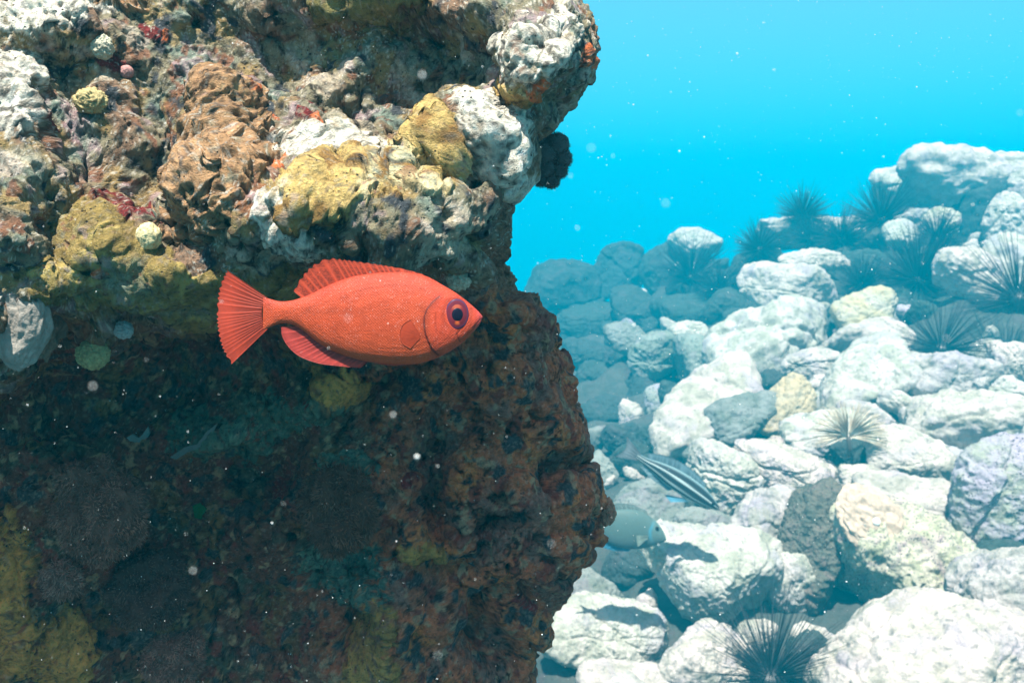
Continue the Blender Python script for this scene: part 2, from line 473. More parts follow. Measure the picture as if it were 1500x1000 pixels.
    crust = sstep(420, 640, wx + 0.25 * (wy - 700))
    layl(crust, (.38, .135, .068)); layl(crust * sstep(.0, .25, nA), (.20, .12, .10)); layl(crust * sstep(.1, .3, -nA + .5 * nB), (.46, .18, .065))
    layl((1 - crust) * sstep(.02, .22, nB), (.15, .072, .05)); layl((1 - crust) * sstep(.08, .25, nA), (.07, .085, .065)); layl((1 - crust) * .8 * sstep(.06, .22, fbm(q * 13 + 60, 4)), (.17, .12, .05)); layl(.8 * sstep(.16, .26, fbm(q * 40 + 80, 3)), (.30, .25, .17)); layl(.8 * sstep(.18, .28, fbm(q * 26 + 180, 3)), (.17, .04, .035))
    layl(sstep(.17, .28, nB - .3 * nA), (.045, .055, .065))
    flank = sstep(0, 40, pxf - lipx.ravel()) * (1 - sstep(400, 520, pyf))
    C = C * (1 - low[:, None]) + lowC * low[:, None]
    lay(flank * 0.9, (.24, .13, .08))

    # patches: part name, label, colour, raise, list of blobs
    nH = fbm(q * 100 + 9, 3)
    patches = [
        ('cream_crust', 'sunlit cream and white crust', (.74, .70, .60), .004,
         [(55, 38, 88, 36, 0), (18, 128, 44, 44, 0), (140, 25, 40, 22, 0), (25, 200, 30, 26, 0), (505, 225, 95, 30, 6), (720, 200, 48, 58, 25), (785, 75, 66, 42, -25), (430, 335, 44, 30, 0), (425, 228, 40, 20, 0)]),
        ('yellow_sponge', 'smooth yellow ochre sponge crust', (.50, .36, .13), .010,
         [(520, 285, 105, 40, -6), (622, 222, 42, 36, 20), (470, 305, 60, 28, 0), (600, 275, 70, 30, 10), (745, 140, 38, 22, 15)]),
        ('olive_sponge', 'dull olive brown smooth sponge under the ledge', (.26, .19, .06), .006,
         [(150, 400, 105, 62, 0), (300, 430, 135, 36, 4), (130, 320, 70, 50, -30), (400, 420, 60, 40, 0)]),
        ('brown_sponge', 'tan brown sponge full of pits', (.40, .235, .12), .012,
         [(325, 262, 72, 92, 28), (270, 318, 62, 34, 0), (345, 165, 52, 34, 0), (310, 130, 36, 24, 0), (175, 15, 48, 22, 0)]),
        ('olive_plate', 'olive lobes at the top edge of the rock', (.20, .17, .06), .012,
         [(540, 2, 62, 30, 0), (600, -6, 40, 26, 0), (490, 6, 36, 24, 0)]),
        ('red_sponge', 'dark red sponge spots', (.16, .018, .018), .003,
         [(150, 250, 20, 22, 0), (188, 305, 26, 22, 0), (165, 115, 20, 12, -30), (215, 55, 10, 8, 0), (60, 200, 10, 8, 0), (458, 180, 16, 10, 0), (590, 705, 12, 8, 0), (776, 890, 9, 9, 0), (395, 715, 22, 14, -30)]),
        ('orange_sponge', 'small orange sponge dots', (.62, .16, .05), .003,
         [(372, 160, 7, 7, 0), (408, 262, 9, 14, 0), (232, 60, 6, 8, 0), (405, 195, 6, 5, 0), (790, 130, 20, 12, -20), (480, 185, 9, 9, 0), (870, 90, 14, 16, 0), (150, 395, 10, 7, 0)]),
        ('ochre_sponge', 'ochre sponge sheets in the shade', (.34, .225, .07), .012,
         [(18, 860, 38, 120, 0), (85, 950, 55, 60, 0), (550, 965, 46, 80, 0), (545, 885, 40, 26, 20), (500, 560, 34, 26, -20), (470, 545, 24, 22, 0), (620, 810, 30, 24, 0)]),
        ('green_turf', 'blue green algal turf in the shade', (.075, .15, .13), .003,
         [(500, 845, 72, 56, 0), (390, 620, 120, 26, -22), (500, 800, 40, 40, 0), (300, 640, 60, 20, 0), (510, 690, 40, 30, 0)]),
    ]
    memb = np.full(len(q), -1, np.int32)
    for k, (nm, lb, c, up, bl) in enumerate(patches):
        ds = np.stack([blob(*b) for b in bl]) + (0.40 * nC + 0.22 * nB + 0.25 * nH)[None, :]
        d = ds.min(0)
        comp = list(range(len(bl)))
        for i in range(len(bl)):
            for j in range(i):
                if ((ds[i] < 1) & (ds[j] < 1)).any():
                    a_, b_ = comp[i], comp[j]; comp = [b_ if z == a_ else z for z in comp]
        part_id = np.array(comp)[ds.argmin(0)] + 100 * k
        m = sstep(1.02, 0.94, d)
        cc = np.asarray(c) * (1 + 0.55 * nB + 0.35 * nC)[:, None]
        if nm == 'yellow_sponge':
            f = sstep(.0, .25, nA + .3 * nB)[:, None]; cc = cc * (1 - f) + np.array([.66, .56, .32]) * f
            f = sstep(.05, .25, -nB)[:, None]; cc = cc * (1 - f) + np.array([.26, .15, .045]) * f
        if nm == 'olive_sponge':
            f = sstep(.05, .3, nB + .3 * nC)[:, None]; cc = cc * (1 - f) + np.array([.42, .33, .11]) * f
            f = sstep(.05, .3, nA)[:, None]; cc = cc * (1 - f) + np.array([.22, .23, .14]) * f
        m = m * (1 - .75 * sstep(.10, .26, nH + .4 * nA))
        C = C * (1 - m[:, None]) + cc * m[:, None]
        H += up * sstep(1.0, 0.86, d)
        memb[(d < 1.0) & front] = part_id[(d < 1.0) & front]
    # ---------------- relief
    dc, vc = cells(q * 24); dc2, vc2 = cells(q * 62)
    lowf = low
    smooth = np.ones(len(q))
    for k, (nm, *_r) in enumerate(patches):
        if nm in ('yellow_sponge', 'olive_sponge', 'ochre_sponge', 'olive_plate'): smooth[memb // 100 == k] = 0.35
    sm = smooth
    H += 0.016 * fbm(q * 21 + 7, 4) + 0.010 * ridged(q * 10, 3) * (0.6 + 0.4 * sm)
    pg = sstep(-.05, .2, fbm(q * 8 + 55, 2))
    H += sm * (0.012 * (0.45 - dc) * (1 - 0.6 * lowf) + 0.006 * fbm(q * 48, 3) - 0.010 * pg * np.exp(-(dc2 / .26) ** 2.5) - 0.012 * (1 - pg) * np.exp(-(dc / .20) ** 2.5))
    H += 0.0045 * fbm(q * 95, 3) * (0.4 + 0.6 * sm)
    bs = memb // 100 == 3
    dp, vp = cells(q[bs] * 46)
    pit = np.exp(-(dp / 0.30) ** 3)
    H[bs] -= 0.014 * pit
    C[bs] *= (1 - 0.55 * pit)[:, None]
    P = P1 + norms(P1, 3) * (H.reshape(nr, nc) * fade * KR)[..., None]
    N = norms(P, 1).reshape(-1, 3)
    V = P.reshape(-1, 3)
    nF = fbm(q * 230, 2); nG = fbm(q * 80 + 9, 4)
    patchy = sstep(-.12, .22, fbm(q * 14 + 33, 3)); smo = np.ones(len(q))
    for k_, p_ in enumerate(patches):
        if p_[0] in ('yellow_sponge', 'olive_sponge', 'ochre_sponge', 'olive_plate'): smo[memb // 100 == k_] = .35
    C *= (1 - 0.85 * (sstep(.06, .22, nG + .35 * nF) * (.25 + .75 * patchy)) * smo)[:, None]
    fl = 0.8 * sstep(.22, .34, nF + .25 * nB) * (1 - .75 * low) * (.3 + .7 * (1 - patchy)) * smo; C = C * (1 - fl[:, None]) + np.array([.55, .53, .46]) * fl[:, None]
    C *= 1 + (low * (1 - .55 * crust))[:, None] * np.array([.95, .16, -.10]); H *= 1 - .45 * low  # extra red in the lower wall's colour, offsets blue haze in its shade
    C = np.clip(C, .008, .75)
    F = grid_faces(nr, nc, wrap=True)[:, ::-1]
    fm = memb[F]; lab = np.where((fm == fm[:, :1]).all(1), fm[:, 0], -1)
    origin = V.mean(0)
    def piece(name, sel, parent):
        f = F[sel]; idx, inv = np.unique(f, return_inverse=True)
        me = mesh_np(name, V[idx] - (0 if parent is None else 0), inv.reshape(-1, 4), True, C[idx], N[idx])
        return obj(name, me, M_REEF, parent)
    for j in np.unique(lab[lab >= 0]):
        if (lab == j).sum() <= 12: lab[lab == j] = -1
    done = lab == -1
    root = piece('reef_rock', lab == -1, None)
    tag(root, 'towering encrusted reef rock with sunlit ledge above a dark hollow, filling the left', 'reef rock')
    for k, (nm, lb, *_r) in enumerate(patches):
        for j in np.unique(lab[lab // 100 == k]):
            if (lab == j).sum() > 12:
                p = piece(nm, lab == j, root); p['label'] = lb
                done |= lab == j
    return P, N, rows, PX

REEF_P, REEF_N, REEF_ROWS, REEF_PX = build_reef()
def reef_at(px, py):
    r = int(np.argmin(np.abs(REEF_ROWS - py)))
    n = int(1000 / 1.7) + 110
    c = int(np.argmin(np.abs(REEF_PX[r, :n] - px)))
    Nn = REEF_N.reshape(REEF_P.shape)
    return REEF_P[r, c], Nn[r, c]

# ------------------------------------------------------------------ boulders
def boulder_mesh(name, w, h, D, rot, seed, level, flat=1.0, rough=1.0, depth=0.85):
    g = np.random.default_rng(seed)
    V, F = ico(level)
    npl = g.integers(9, 14)
    pn = g.normal(size=(npl, 3)); pn /= np.linalg.norm(pn, axis=1)[:, None]
    pd = g.uniform(0.72, 1.05, npl)
    pn = np.vstack([pn, np.eye(3), -np.eye(3)]); pd = np.concatenate([pd, np.full(6, 1.15)])
    t = np.maximum(V @ pn.T / pd, 0)
    pw = g.uniform(4.5, 8); r = (t ** pw).sum(1) ** (-1 / pw)
    X = V * r[:, None]
    lo, hi = X.min(0), X.max(0)
    X = (X - (lo + hi) / 2) / ((hi - lo) / 2)
    m = D * DS / FPX
    rx, rz = w / 2 * m * .97, h / 2 * m * .95
    ry = depth * max(min(rx, rz * 1.6), rz * 0.8)
    X = X * np.array([rx, ry, rz])
    n = vnormals(X, F)
    crack = 0
    for _ in range(3):                                              # joints and broken ledges
        cn = g.normal(size=3); cn /= np.linalg.norm(cn)
        u_ = (X / np.array([rx, ry, rz])) @ cn - g.uniform(-.55, .55) + 0.16 * fbm(X / np.array([rx, ry, rz]) * 2.2 + g.uniform(0, 40), 3)
        crack = crack + g.uniform(.02, .07) * np.exp(-(u_ / .035) ** 2) + g.uniform(-.03, .03) * np.tanh(u_ / .03) * np.exp(-(u_ / .5) ** 2)
    s = (rx * ry * rz) ** (1 / 3)
    o = g.uniform(0, 50, 3)
    q = X / s
    d = 0.15 * fbm(q * 1.1 + o, 3) + 0.085 * fbm(q * 3.0 + o, 4) + 0.040 * ridged(q * 4.5 + o, 3) - 0.05 * np.exp(-(cells(q * 2.6 + o)[0] / .28) ** 2)
    q2 = X * 16 + o
    X = X + n * ((d * rough - crack * (0.15 if rough > 1.5 else 1.0)) * s)[:, None]
    X = X + n * ((0.009 * ridged(q2, 3) + 0.007 * fbm(q2 * 3.3, 3)) * rough * min(1.0, s / 0.1))[:, None]
    a = R(rot); c, sn = math.cos(a), math.sin(a)
    Rm = np.array([[c, 0, sn], [0, 1, 0], [-sn, 0, c]])
    X = X @ Rm.T
    return mesh_np(name, X, F, True)

M_SHADECRAG = mat_boulder('shaded_craggy_rock', (0.13, 0.12, 0.10), (0.08, 0.09, 0.075), (0.20, 0.15, 0.14), (0.03, 0.03, 0.03), 1.6, 0.6, 0.9)  # darker copy of the craggy rock, its shaded side put into the colour
MATS = dict(k=M_SHADECRAG, g=M_DIM, p=M_PALE, t=M_TAN, l=M_LILAC, w=M_SHADED, c=M_CRAGGY)
BOULDERS = [
    # px, py, w, h, depth, turn, material, label
    (1365, 975, 350, 190, 1.92, -8, 'p', 'broad pale boulder filling the bottom right corner, nearest stone to the camera'),
    (1480, 880, 190, 175, 2.08, -25, 'p', 'pale rounded boulder at the right edge, just above the bottom corner boulder'),
    (888, 918, 188, 105, 2.30, 24, 'p', 'pale wedge shaped boulder tilted down to the right beside the foot of the reef rock'),
    (1040, 838, 215, 140, 2.42, 4, 'p', 'large flat topped cream boulder below the striped fish, right of the grey fish'),
    (1040, 985, 130, 150, 2.06, -30, 'p', 'pale upright boulder directly left of the nearest black urchin'),
    (925, 1000, 160, 55, 2.02, 0, 'p', 'low greenish stone cut off by the bottom edge under the wedge shaped boulder'),
    (1118, 772, 96, 122, 2.55, 10, 'p', 'small blocky boulder with dark underside, between cream flat boulder and craggy dark rock'),
    (1192, 800, 95, 175, 2.46, 6, 'k', 'craggy dark sided rock standing upright in the middle of the boulder slope'),
    (1312, 826, 235, 170, 2.42, 14, 'c', 'rough bright rock with a tan coral patch on its upper left'),
    (1468, 718, 160, 175, 2.52, 0, 'l', 'lilac grey boulder riddled with small black pits at the right edge'),
    (1422, 622, 170, 112, 3.05, 8, 'p', 'smooth white domed boulder right of the fan worm'),
    (1162, 690, 165, 78, 2.88, 4, 'p', 'white mottled boulder between the fan worm and the striped fish snout'),
    (1070, 712, 135, 120, 2.92, 14, 'p', 'flat sloping pale boulder behind the snout of the striped fish'),
    (1152, 597, 66, 108, 3.30, 32, 't', 'egg shaped yellowish boulder leaning right, left of the fan worm'),
    (1262, 552, 150, 105, 3.50, -12, 'p', 'grey white slab with a shadowed front, just behind the fan worm'),
    (1392, 552, 132, 72, 3.42, 4, 'p', 'bright white rock in front of the mid distance urchin with thin splayed spines'),
    (1314, 592, 44, 50, 3.30, -35, 'p', 'fist sized pale stone in the dark gap right of the grey white slab'),
    (1040, 612, 190, 120, 3.45, -28, 'p', 'long greenish boulder sloping up to the right above the striped fish'),
    (1085, 612, 120, 70, 3.30, -18, 'g', 'dark shaded stone in front of the long sloping greenish boulder'),
    (1040, 668, 80, 50, 3.15, 20, 'g', 'dark grey chunk tucked under the long sloping greenish boulder'),
    (1130, 502, 205, 130, 4.20, -8, 'p', 'largest mid distance pale boulder with two tiny knobs on its crest'),
    (1158, 424, 145, 78, 4.80, 2, 'p', 'pale domed boulder behind the largest mid distance boulder'),
    (1190, 382, 105, 34, 5.05, 0, 'p', 'thin flat pale slab lying under the two skyline urchins'),
    (1266, 456, 95, 62, 4.20, -24, 't', 'yellow tan stone tilted to the right below the dark urchin clump'),
    (1275, 500, 135, 66, 4.00, -8, 'p', 'pale stone in front of the yellow tan stone'),
    (1414, 402, 100, 82, 4.15, 10, 'p', 'white knobbly boulder in front of the shaded cave of the far headland rock'),
    (1480, 405, 110, 135, 4.25, -12, 'p', 'big white boulder behind the right edge urchin'),
    (1420, 272, 235, 105, 5.60, 0, 'p', 'massive white headland rock on the skyline at upper right'),
    (1478, 322, 75, 90, 5.10, 0, 'p', 'white block under the headland rock at the right edge'),
    (1425, 320, 75, 120, 5.45, 0, 'w', 'dark shaded block in the recess below the headland rock'),
    (1326, 346, 60, 50, 5.15, 0, 'p', 'small rounded pale stone left of the dark recess under the headland rock'),
    (1376, 334, 52, 60, 5.10, 0, 'c', 'small mottled stone next to the dark recess under the headland rock'),
    (1345, 318, 90, 30, 5.50, 0, 'p', 'grey ledge stone just below the left end of the headland rock'),
    (1205, 342, 200, 50, 6.10, 0, 'p', 'long low pale rock on the skyline carrying urchins'),
    (1018, 356, 78, 44, 6.80, 10, 'p', 'small sunlit pale rock alone on the far skyline'),
    (906, 398, 84, 88, 7.60, 0, 'w', 'dark blue rounded boulder in the middle of the far left skyline'),
    (822, 432, 125, 105, 7.40, 0, 'w', 'dark blue boulder next to the edge of the reef rock on the far skyline'),
    (985, 404, 95, 125, 7.00, 0, 'w', 'tall dark blue boulder behind the shaggy far urchin'),
    (1110, 400, 90, 80, 6.10, 0, 'w', 'dark blue boulder below the long low skyline rock'),
    (1240, 395, 110, 60, 5.30, 0, 'w', 'dark shaded rock between the skyline rock and the yellow tan stone'),
    (918, 498, 58, 56, 5.00, -15, 'g', 'small pointed hazy stone, leftmost of the three pale stones near the reef rock'),
    (958, 520, 84, 70, 4.85, -30, 'g', 'hazy stone with a dark hollow, middle of the three pale stones near the reef rock'),
    (1004, 489, 66, 38, 5.00, -12, 'p', 'sunlit tongue shaped stone, rightmost of the three pale stones near the reef rock'),
    (1045, 535, 122, 76, 4.60, 14, 'g', 'blue grey rounded boulder left of the largest mid distance boulder'),
    (884, 560, 95, 60, 5.20, 0, 'w', 'dim blue stone against the right edge of the reef rock, upper of two'),
    (950, 575, 110, 70, 4.90, -8, 'w', 'dim blue stone left of the long sloping greenish boulder'),
    (890, 604, 90, 50, 4.60, 6, 'w', 'dim blue stone against the right edge of the reef rock, lower of two'),
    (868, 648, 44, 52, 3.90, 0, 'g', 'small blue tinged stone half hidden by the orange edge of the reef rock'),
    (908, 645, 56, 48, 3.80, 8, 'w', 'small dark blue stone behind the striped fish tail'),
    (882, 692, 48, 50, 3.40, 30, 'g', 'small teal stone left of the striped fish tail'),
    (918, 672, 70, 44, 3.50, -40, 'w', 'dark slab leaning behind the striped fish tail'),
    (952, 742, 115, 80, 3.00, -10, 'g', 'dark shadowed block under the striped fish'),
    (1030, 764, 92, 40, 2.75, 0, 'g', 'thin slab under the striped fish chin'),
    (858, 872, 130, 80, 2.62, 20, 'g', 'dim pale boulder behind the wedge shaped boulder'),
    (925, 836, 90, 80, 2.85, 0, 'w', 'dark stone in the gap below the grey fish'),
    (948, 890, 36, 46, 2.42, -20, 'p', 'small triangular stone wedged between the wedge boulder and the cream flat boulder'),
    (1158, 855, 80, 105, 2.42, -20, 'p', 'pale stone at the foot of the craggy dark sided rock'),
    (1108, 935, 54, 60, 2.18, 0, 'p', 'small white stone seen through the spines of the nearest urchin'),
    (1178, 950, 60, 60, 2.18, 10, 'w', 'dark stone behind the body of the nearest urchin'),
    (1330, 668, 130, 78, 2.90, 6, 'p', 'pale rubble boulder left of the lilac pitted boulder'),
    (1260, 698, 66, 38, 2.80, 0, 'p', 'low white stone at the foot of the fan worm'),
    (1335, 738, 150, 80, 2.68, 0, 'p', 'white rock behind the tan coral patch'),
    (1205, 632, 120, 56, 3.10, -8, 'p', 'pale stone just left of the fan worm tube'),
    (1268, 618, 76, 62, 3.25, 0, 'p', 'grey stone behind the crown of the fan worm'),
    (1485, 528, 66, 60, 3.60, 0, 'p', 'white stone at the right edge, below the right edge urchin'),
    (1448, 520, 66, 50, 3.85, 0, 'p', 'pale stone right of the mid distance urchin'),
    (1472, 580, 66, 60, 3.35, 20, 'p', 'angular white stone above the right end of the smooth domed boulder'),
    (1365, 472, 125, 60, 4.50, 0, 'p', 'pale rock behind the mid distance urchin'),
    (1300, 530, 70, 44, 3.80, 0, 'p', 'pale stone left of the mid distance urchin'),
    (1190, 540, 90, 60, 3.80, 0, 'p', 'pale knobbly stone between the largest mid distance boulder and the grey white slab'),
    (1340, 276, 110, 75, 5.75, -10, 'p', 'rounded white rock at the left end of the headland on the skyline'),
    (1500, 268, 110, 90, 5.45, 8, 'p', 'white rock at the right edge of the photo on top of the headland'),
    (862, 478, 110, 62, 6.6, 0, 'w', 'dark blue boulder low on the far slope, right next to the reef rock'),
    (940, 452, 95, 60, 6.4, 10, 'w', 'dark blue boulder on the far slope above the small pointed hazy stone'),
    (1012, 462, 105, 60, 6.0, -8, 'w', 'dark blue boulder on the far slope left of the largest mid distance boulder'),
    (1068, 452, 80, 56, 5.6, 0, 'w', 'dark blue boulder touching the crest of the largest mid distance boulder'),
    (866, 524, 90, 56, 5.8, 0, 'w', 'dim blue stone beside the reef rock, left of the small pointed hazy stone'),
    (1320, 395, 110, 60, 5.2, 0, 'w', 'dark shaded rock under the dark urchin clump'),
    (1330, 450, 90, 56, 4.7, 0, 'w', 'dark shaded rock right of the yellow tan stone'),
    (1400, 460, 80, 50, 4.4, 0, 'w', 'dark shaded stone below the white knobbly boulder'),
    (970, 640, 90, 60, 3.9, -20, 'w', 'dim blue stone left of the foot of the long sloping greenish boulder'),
    (1135, 655, 30, 30, 3.0, 0, 'c', 'tiny angular stone standing between two white boulders'),
]
BO = []; BOBJ = []
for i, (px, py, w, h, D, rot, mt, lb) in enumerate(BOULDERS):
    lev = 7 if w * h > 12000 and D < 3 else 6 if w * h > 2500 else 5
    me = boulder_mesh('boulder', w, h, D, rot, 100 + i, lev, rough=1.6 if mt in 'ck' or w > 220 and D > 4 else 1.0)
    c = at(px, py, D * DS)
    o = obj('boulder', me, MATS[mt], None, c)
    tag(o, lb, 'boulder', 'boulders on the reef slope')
    BO.append((c, h * D * DS / FPX, w * D * DS / FPX)); BOBJ.append(o)

# ------------------------------------------------------------------ seabed under the boulders
ctrl = np.array([(*c[:2], c[2] - 0.30 * hh) for c, hh, ww in BO])
extra = [(*at(600, 1250, 2.2 * DS),), (*at(100, 1300, 2.2 * DS),), (*at(300, 700, 8 * DS),), (*at(700, 560, 8 * DS),), (*at(1700, 1150, 1.8 * DS),), (*at(1800, 650, 3 * DS),), (*at(1800, 330, 6 * DS),), (*at(900, 1400, 1.4 * DS),), (*at(1300, 1400, 1.3 * DS),)]
ctrl = np.vstack([ctrl, np.array(extra)])
def sea_z(x, y):
    d2 = (x[:, None] - ctrl[None, :, 0]) ** 2 + (y[:, None] - ctrl[None, :, 1]) ** 2 + 0.02
    wgt = d2 ** -1.6
    return (wgt * ctrl[None, :, 2]).sum(1) / wgt.sum(1)
gx = np.concatenate([np.linspace(-30, -3.2, 14), np.linspace(-3, 10, 320), np.linspace(10.3, 45, 14)])
gy = np.concatenate([np.linspace(-12, 0.4, 10), np.linspace(0.5, 16, 340), np.linspace(16.5, 55, 16)])
XX, YY = np.meshgrid(gx, gy)
x, y = XX.ravel(), YY.ravel()
z = sea_z(np.clip(x, -4, 10), np.clip(y, 1.1, 15.8))
z -= 0.16 * np.maximum(y - 14.2, 0) + 0.03
q = np.stack([x, y, z], 1)
z = z + 0.05 * fbm(q * 3, 4) + 0.025 * fbm(q * 9, 3) + 0.14 * (0.4 - cells(q * 3.0)[0])
me = mesh_np('seabed', np.stack([x, y, z], 1), grid_faces(len(gy), len(gx)))
M_BED = mat_boulder('rubble_bed', (0.075, 0.085, 0.08), (0.05, 0.065, 0.06), (0.08, 0.075, 0.08), (0.03, 0.035, 0.03))  # bed colour kept dark to stand for shade in the gaps
tag(obj('seabed', me, M_BED), kind='structure')

# ------------------------------------------------------------------ surfaces to stand things on
from mathutils.bvhtree import BVHTree
dg_trees = []
for o in BOBJ:
    me_ = o.data
    co = np.empty(len(me_.vertices) * 3, np.float32); me_.vertices.foreach_get('co', co)
    co = co.reshape(-1, 3) + np.array(o.location)
    dg_trees.append(BVHTree.FromPolygons(co.tolist(), [p.vertices[:] for p in me_.polygons]))
def hit(px, py):
    """the nearest point of a boulder seen in this direction"""
    d = Vector(at(px, py, 1.0)); d.normalize(); best = None
    for t in dg_trees:
        loc, nrm, idx, dist = t.ray_cast(Vector((0, 0, 0)), d, 30)
        if loc is not None and (best is None or dist < best[2]): best = (loc, nrm, dist)
    return best

# ------------------------------------------------------------------ loose stones between the boulders
STONE = [boulder_mesh('loose_stone', 40, 30, 3.0, 0, 900 + k, 5, rough=1.0) for k in range(7)]
sr = np.random.default_rng(12)
n_st = 0
while n_st < 150:
    y_ = sr.uniform(3.2, 14.5) ; x_ = sr.uniform(-0.15, 0.62) * y_
    if x_ < 0.10 * y_: continue
    z_ = float(sea_z(np.array([x_]), np.array([y_]))[0])
    sc_ = sr.uniform(0.7, 1.9)
    o = obj('loose_stone', STONE[n_st % 7], M_SHADED if x_ < 0.2 * y_ else (M_PALE, M_SHADED, M_PALE, M_LILAC)[n_st % 4], None, (x_, y_, z_ + 0.01))  # stones beside the reef get the painted shade colour
    o.rotation_euler = (sr.uniform(-.4, .4), sr.uniform(-.4, .4), sr.uniform(0, 6.28)); o.scale = (sc_, sc_, sc_)
    tag(o, 'small loose stone lying in a gap between the big boulders', 'stone', 'loose stones between the boulders')
    n_st += 1

# ------------------------------------------------------------------ sea urchins
M_URCHIN = NT('urchin_black').done((0.010, 0.012, 0.016), 0.45, None, 0.4)
def urchin(loc, size, n, seed, label, up=(0, -0.15, 1), spread=-0.15, rad=0.0016):
    g = np.random.default_rng(seed)
    root = empty('sea_urchin', loc)
    tag(root, label, 'sea urchin', 'black long spined sea urchins')
    V, F = ico(4)
    b = size * 0.20
    B = V * np.array([b, b, b * 0.7]); B = B + V * (0.06 * b * fbm(V * 6, 2))[:, None]
    obj('body', mesh_np('urchin_body', B, F), M_URCHIN, root)
    up = np.array(up, float); up /= np.linalg.norm(up)
    D_ = g.normal(size=(n * 5, 3)); D_ /= np.linalg.norm(D_, axis=1)[:, None]
    D_ = D_[(D_ @ up) > spread][:n]
    VV = []; FF = []
    for i, d in enumerate(D_):
        L = size * g.uniform(0.62, 1.0) * (0.75 + 0.25 * max(0, d @ up))
        a = np.cross(d, [0.3, 0.5, 0.8]); a /= np.linalg.norm(a); c_ = np.cross(d, a)
        p0 = d * b * 0.7; p1 = p0 + d * L * 0.55; p2 = d * (b * 0.7 + L) + g.normal(size=3) * 0.012 * size
        for p, r_ in ((p0, rad * 1.5), (p1, rad), (p2, rad * 0.25)):
            for k in range(3):
                t = 2 * math.pi * k / 3
                VV.append(p + r_ * (math.cos(t) * a + math.sin(t) * c_))
        o_ = i * 9
        for s_ in (0, 3):
            for k in range(3):
                FF.append((o_ + s_ + k, o_ + s_ + (k + 1) % 3, o_ + s_ + 3 + (k + 1) % 3, o_ + s_ + 3 + k))
    sp = obj('spines', mesh_np('urchin_spines', np.array(VV), np.array(FF), False), M_URCHIN, root)
    sp['kind'] = 'stuff'
    return root
URCH = [
    # px, py, depth, spine length in px, count, label
    (1128, 992, 2.00, 128, 330, 'large black urchin at the bottom edge, long spines over the pale stones'),
    (1378, 512, 3.70, 78, 240, 'black urchin with thin splayed spines behind the bright white rock, mid distance'),
    (1492, 440, 3.75, 115, 300, 'big black urchin cut off by the right edge in front of the big white boulder'),
    (1345, 412, 4.75, 82, 300, 'dense blue black urchin in the dark gap left of the white knobbly boulder'),
    (1175, 318, 5.95, 48, 200, 'hazy urchin standing on the long low skyline rock, left of the skyline group'),
    (1290, 324, 5.45, 62, 220, 'hazy urchin on the skyline next to the left end of the headland rock'),
    (1188, 352, 5.80, 42, 180, 'hazy urchin in front of the long low skyline rock, below the left skyline urchin'),
    (1112, 366, 5.85, 44, 200, 'dark hazy urchin clump at the left end of the long low skyline rock'),
    (1232, 352, 5.65, 50, 180, 'hazy urchin in front of the right half of the long low skyline rock'),
    (1262, 418, 4.85, 46, 180, 'dark urchin above the yellow tan stone'),
    (1012, 408, 6.30, 66, 260, 'shaggy dark blue urchin far left on the slope below the small sunlit pale rock'),
    (1372, 352, 5.00, 44, 180, 'urchin with upright spines before the dark recess under the headland rock'),
    (1052, 425, 6.00, 46, 180, 'faint dark urchin right of the shaggy far urchin'),
]
for i, (px, py, D, L, n, lb) in enumerate(URCH):
    m = D * DS / FPX
    urchin(at(px, py, D * DS), L * m * 1.12, n if i < 3 else int(n * 1.7), 50 + i, lb, spread=-0.4, rad=0.0018 if i < 1 else 0.0026 if i < 3 else 0.0042)

# ------------------------------------------------------------------ fan worm
def fan_worm():
    D = 2.86 * DS; m = D / FPX
    root = empty('fan_worm', at(1243, 640, D))
    tag(root, 'beige fan worm with a feathery two sided crown on a dark tube among white boulders', 'fan worm')
    v, f = tube([(0.02, 0.02, -0.13), (0.012, 0.01, -0.07), (0, 0, -0.02), (0, 0, 0.0)], [0.016, 0.016, 0.015, 0.013], 12)
    mb = MB(); mb.add(v, f, (0.09, 0.08, 0.07))
    obj('tube', mb.mesh('worm_tube'), mat_attr('worm_tube', 0.9, 0.2, 90, 0.004), root)
    mt = mat_attr('worm_crown', 0.8, 0.2)
    g = np.random.default_rng(5)
    for side in (-1, 1):
        mb = MB()
        for k in range(110):
            a = (k + 0.5) / 110 * math.pi * 1.15 - 0.15 * math.pi
            el = g.uniform(0.0, 1.0)
            phi = R(-16 + 104 * el); dirv = np.array([side * math.cos(phi), g.uniform(-.6, .5), math.sin(phi)])
            dirv /= np.linalg.norm(dirv)
            L = 52 * m * g.uniform(0.8, 1.05)
            t = np.linspace(0, 1, 7)[:, None]
            path = np.array([side * 0.006, 0, 0]) + dirv * L * t + np.array([0, 0, 1.0]) * (0.018 * np.sin(t * 2.2)) + np.array([side * 0.01, 0, -0.012]) * t ** 2
            v, f = tube(path, np.interp(t[:, 0], [0, .3, 1], [0.0015, 0.0036, 0.0014]), 4)
            base = np.array([.62, .53, .40]) * g.uniform(.55, 1.25)
            cc = np.repeat(np.where((np.arange(7) % 3 == 1)[:, None], base * 1.35, base * 0.8), 4, 0)
            mb.add(v, f, np.clip(cc, 0, .7))
        c = mb.mesh('worm_crown'); cr = obj('crown', c, mt, root); cr['kind'] = 'stuff'
fan_worm()

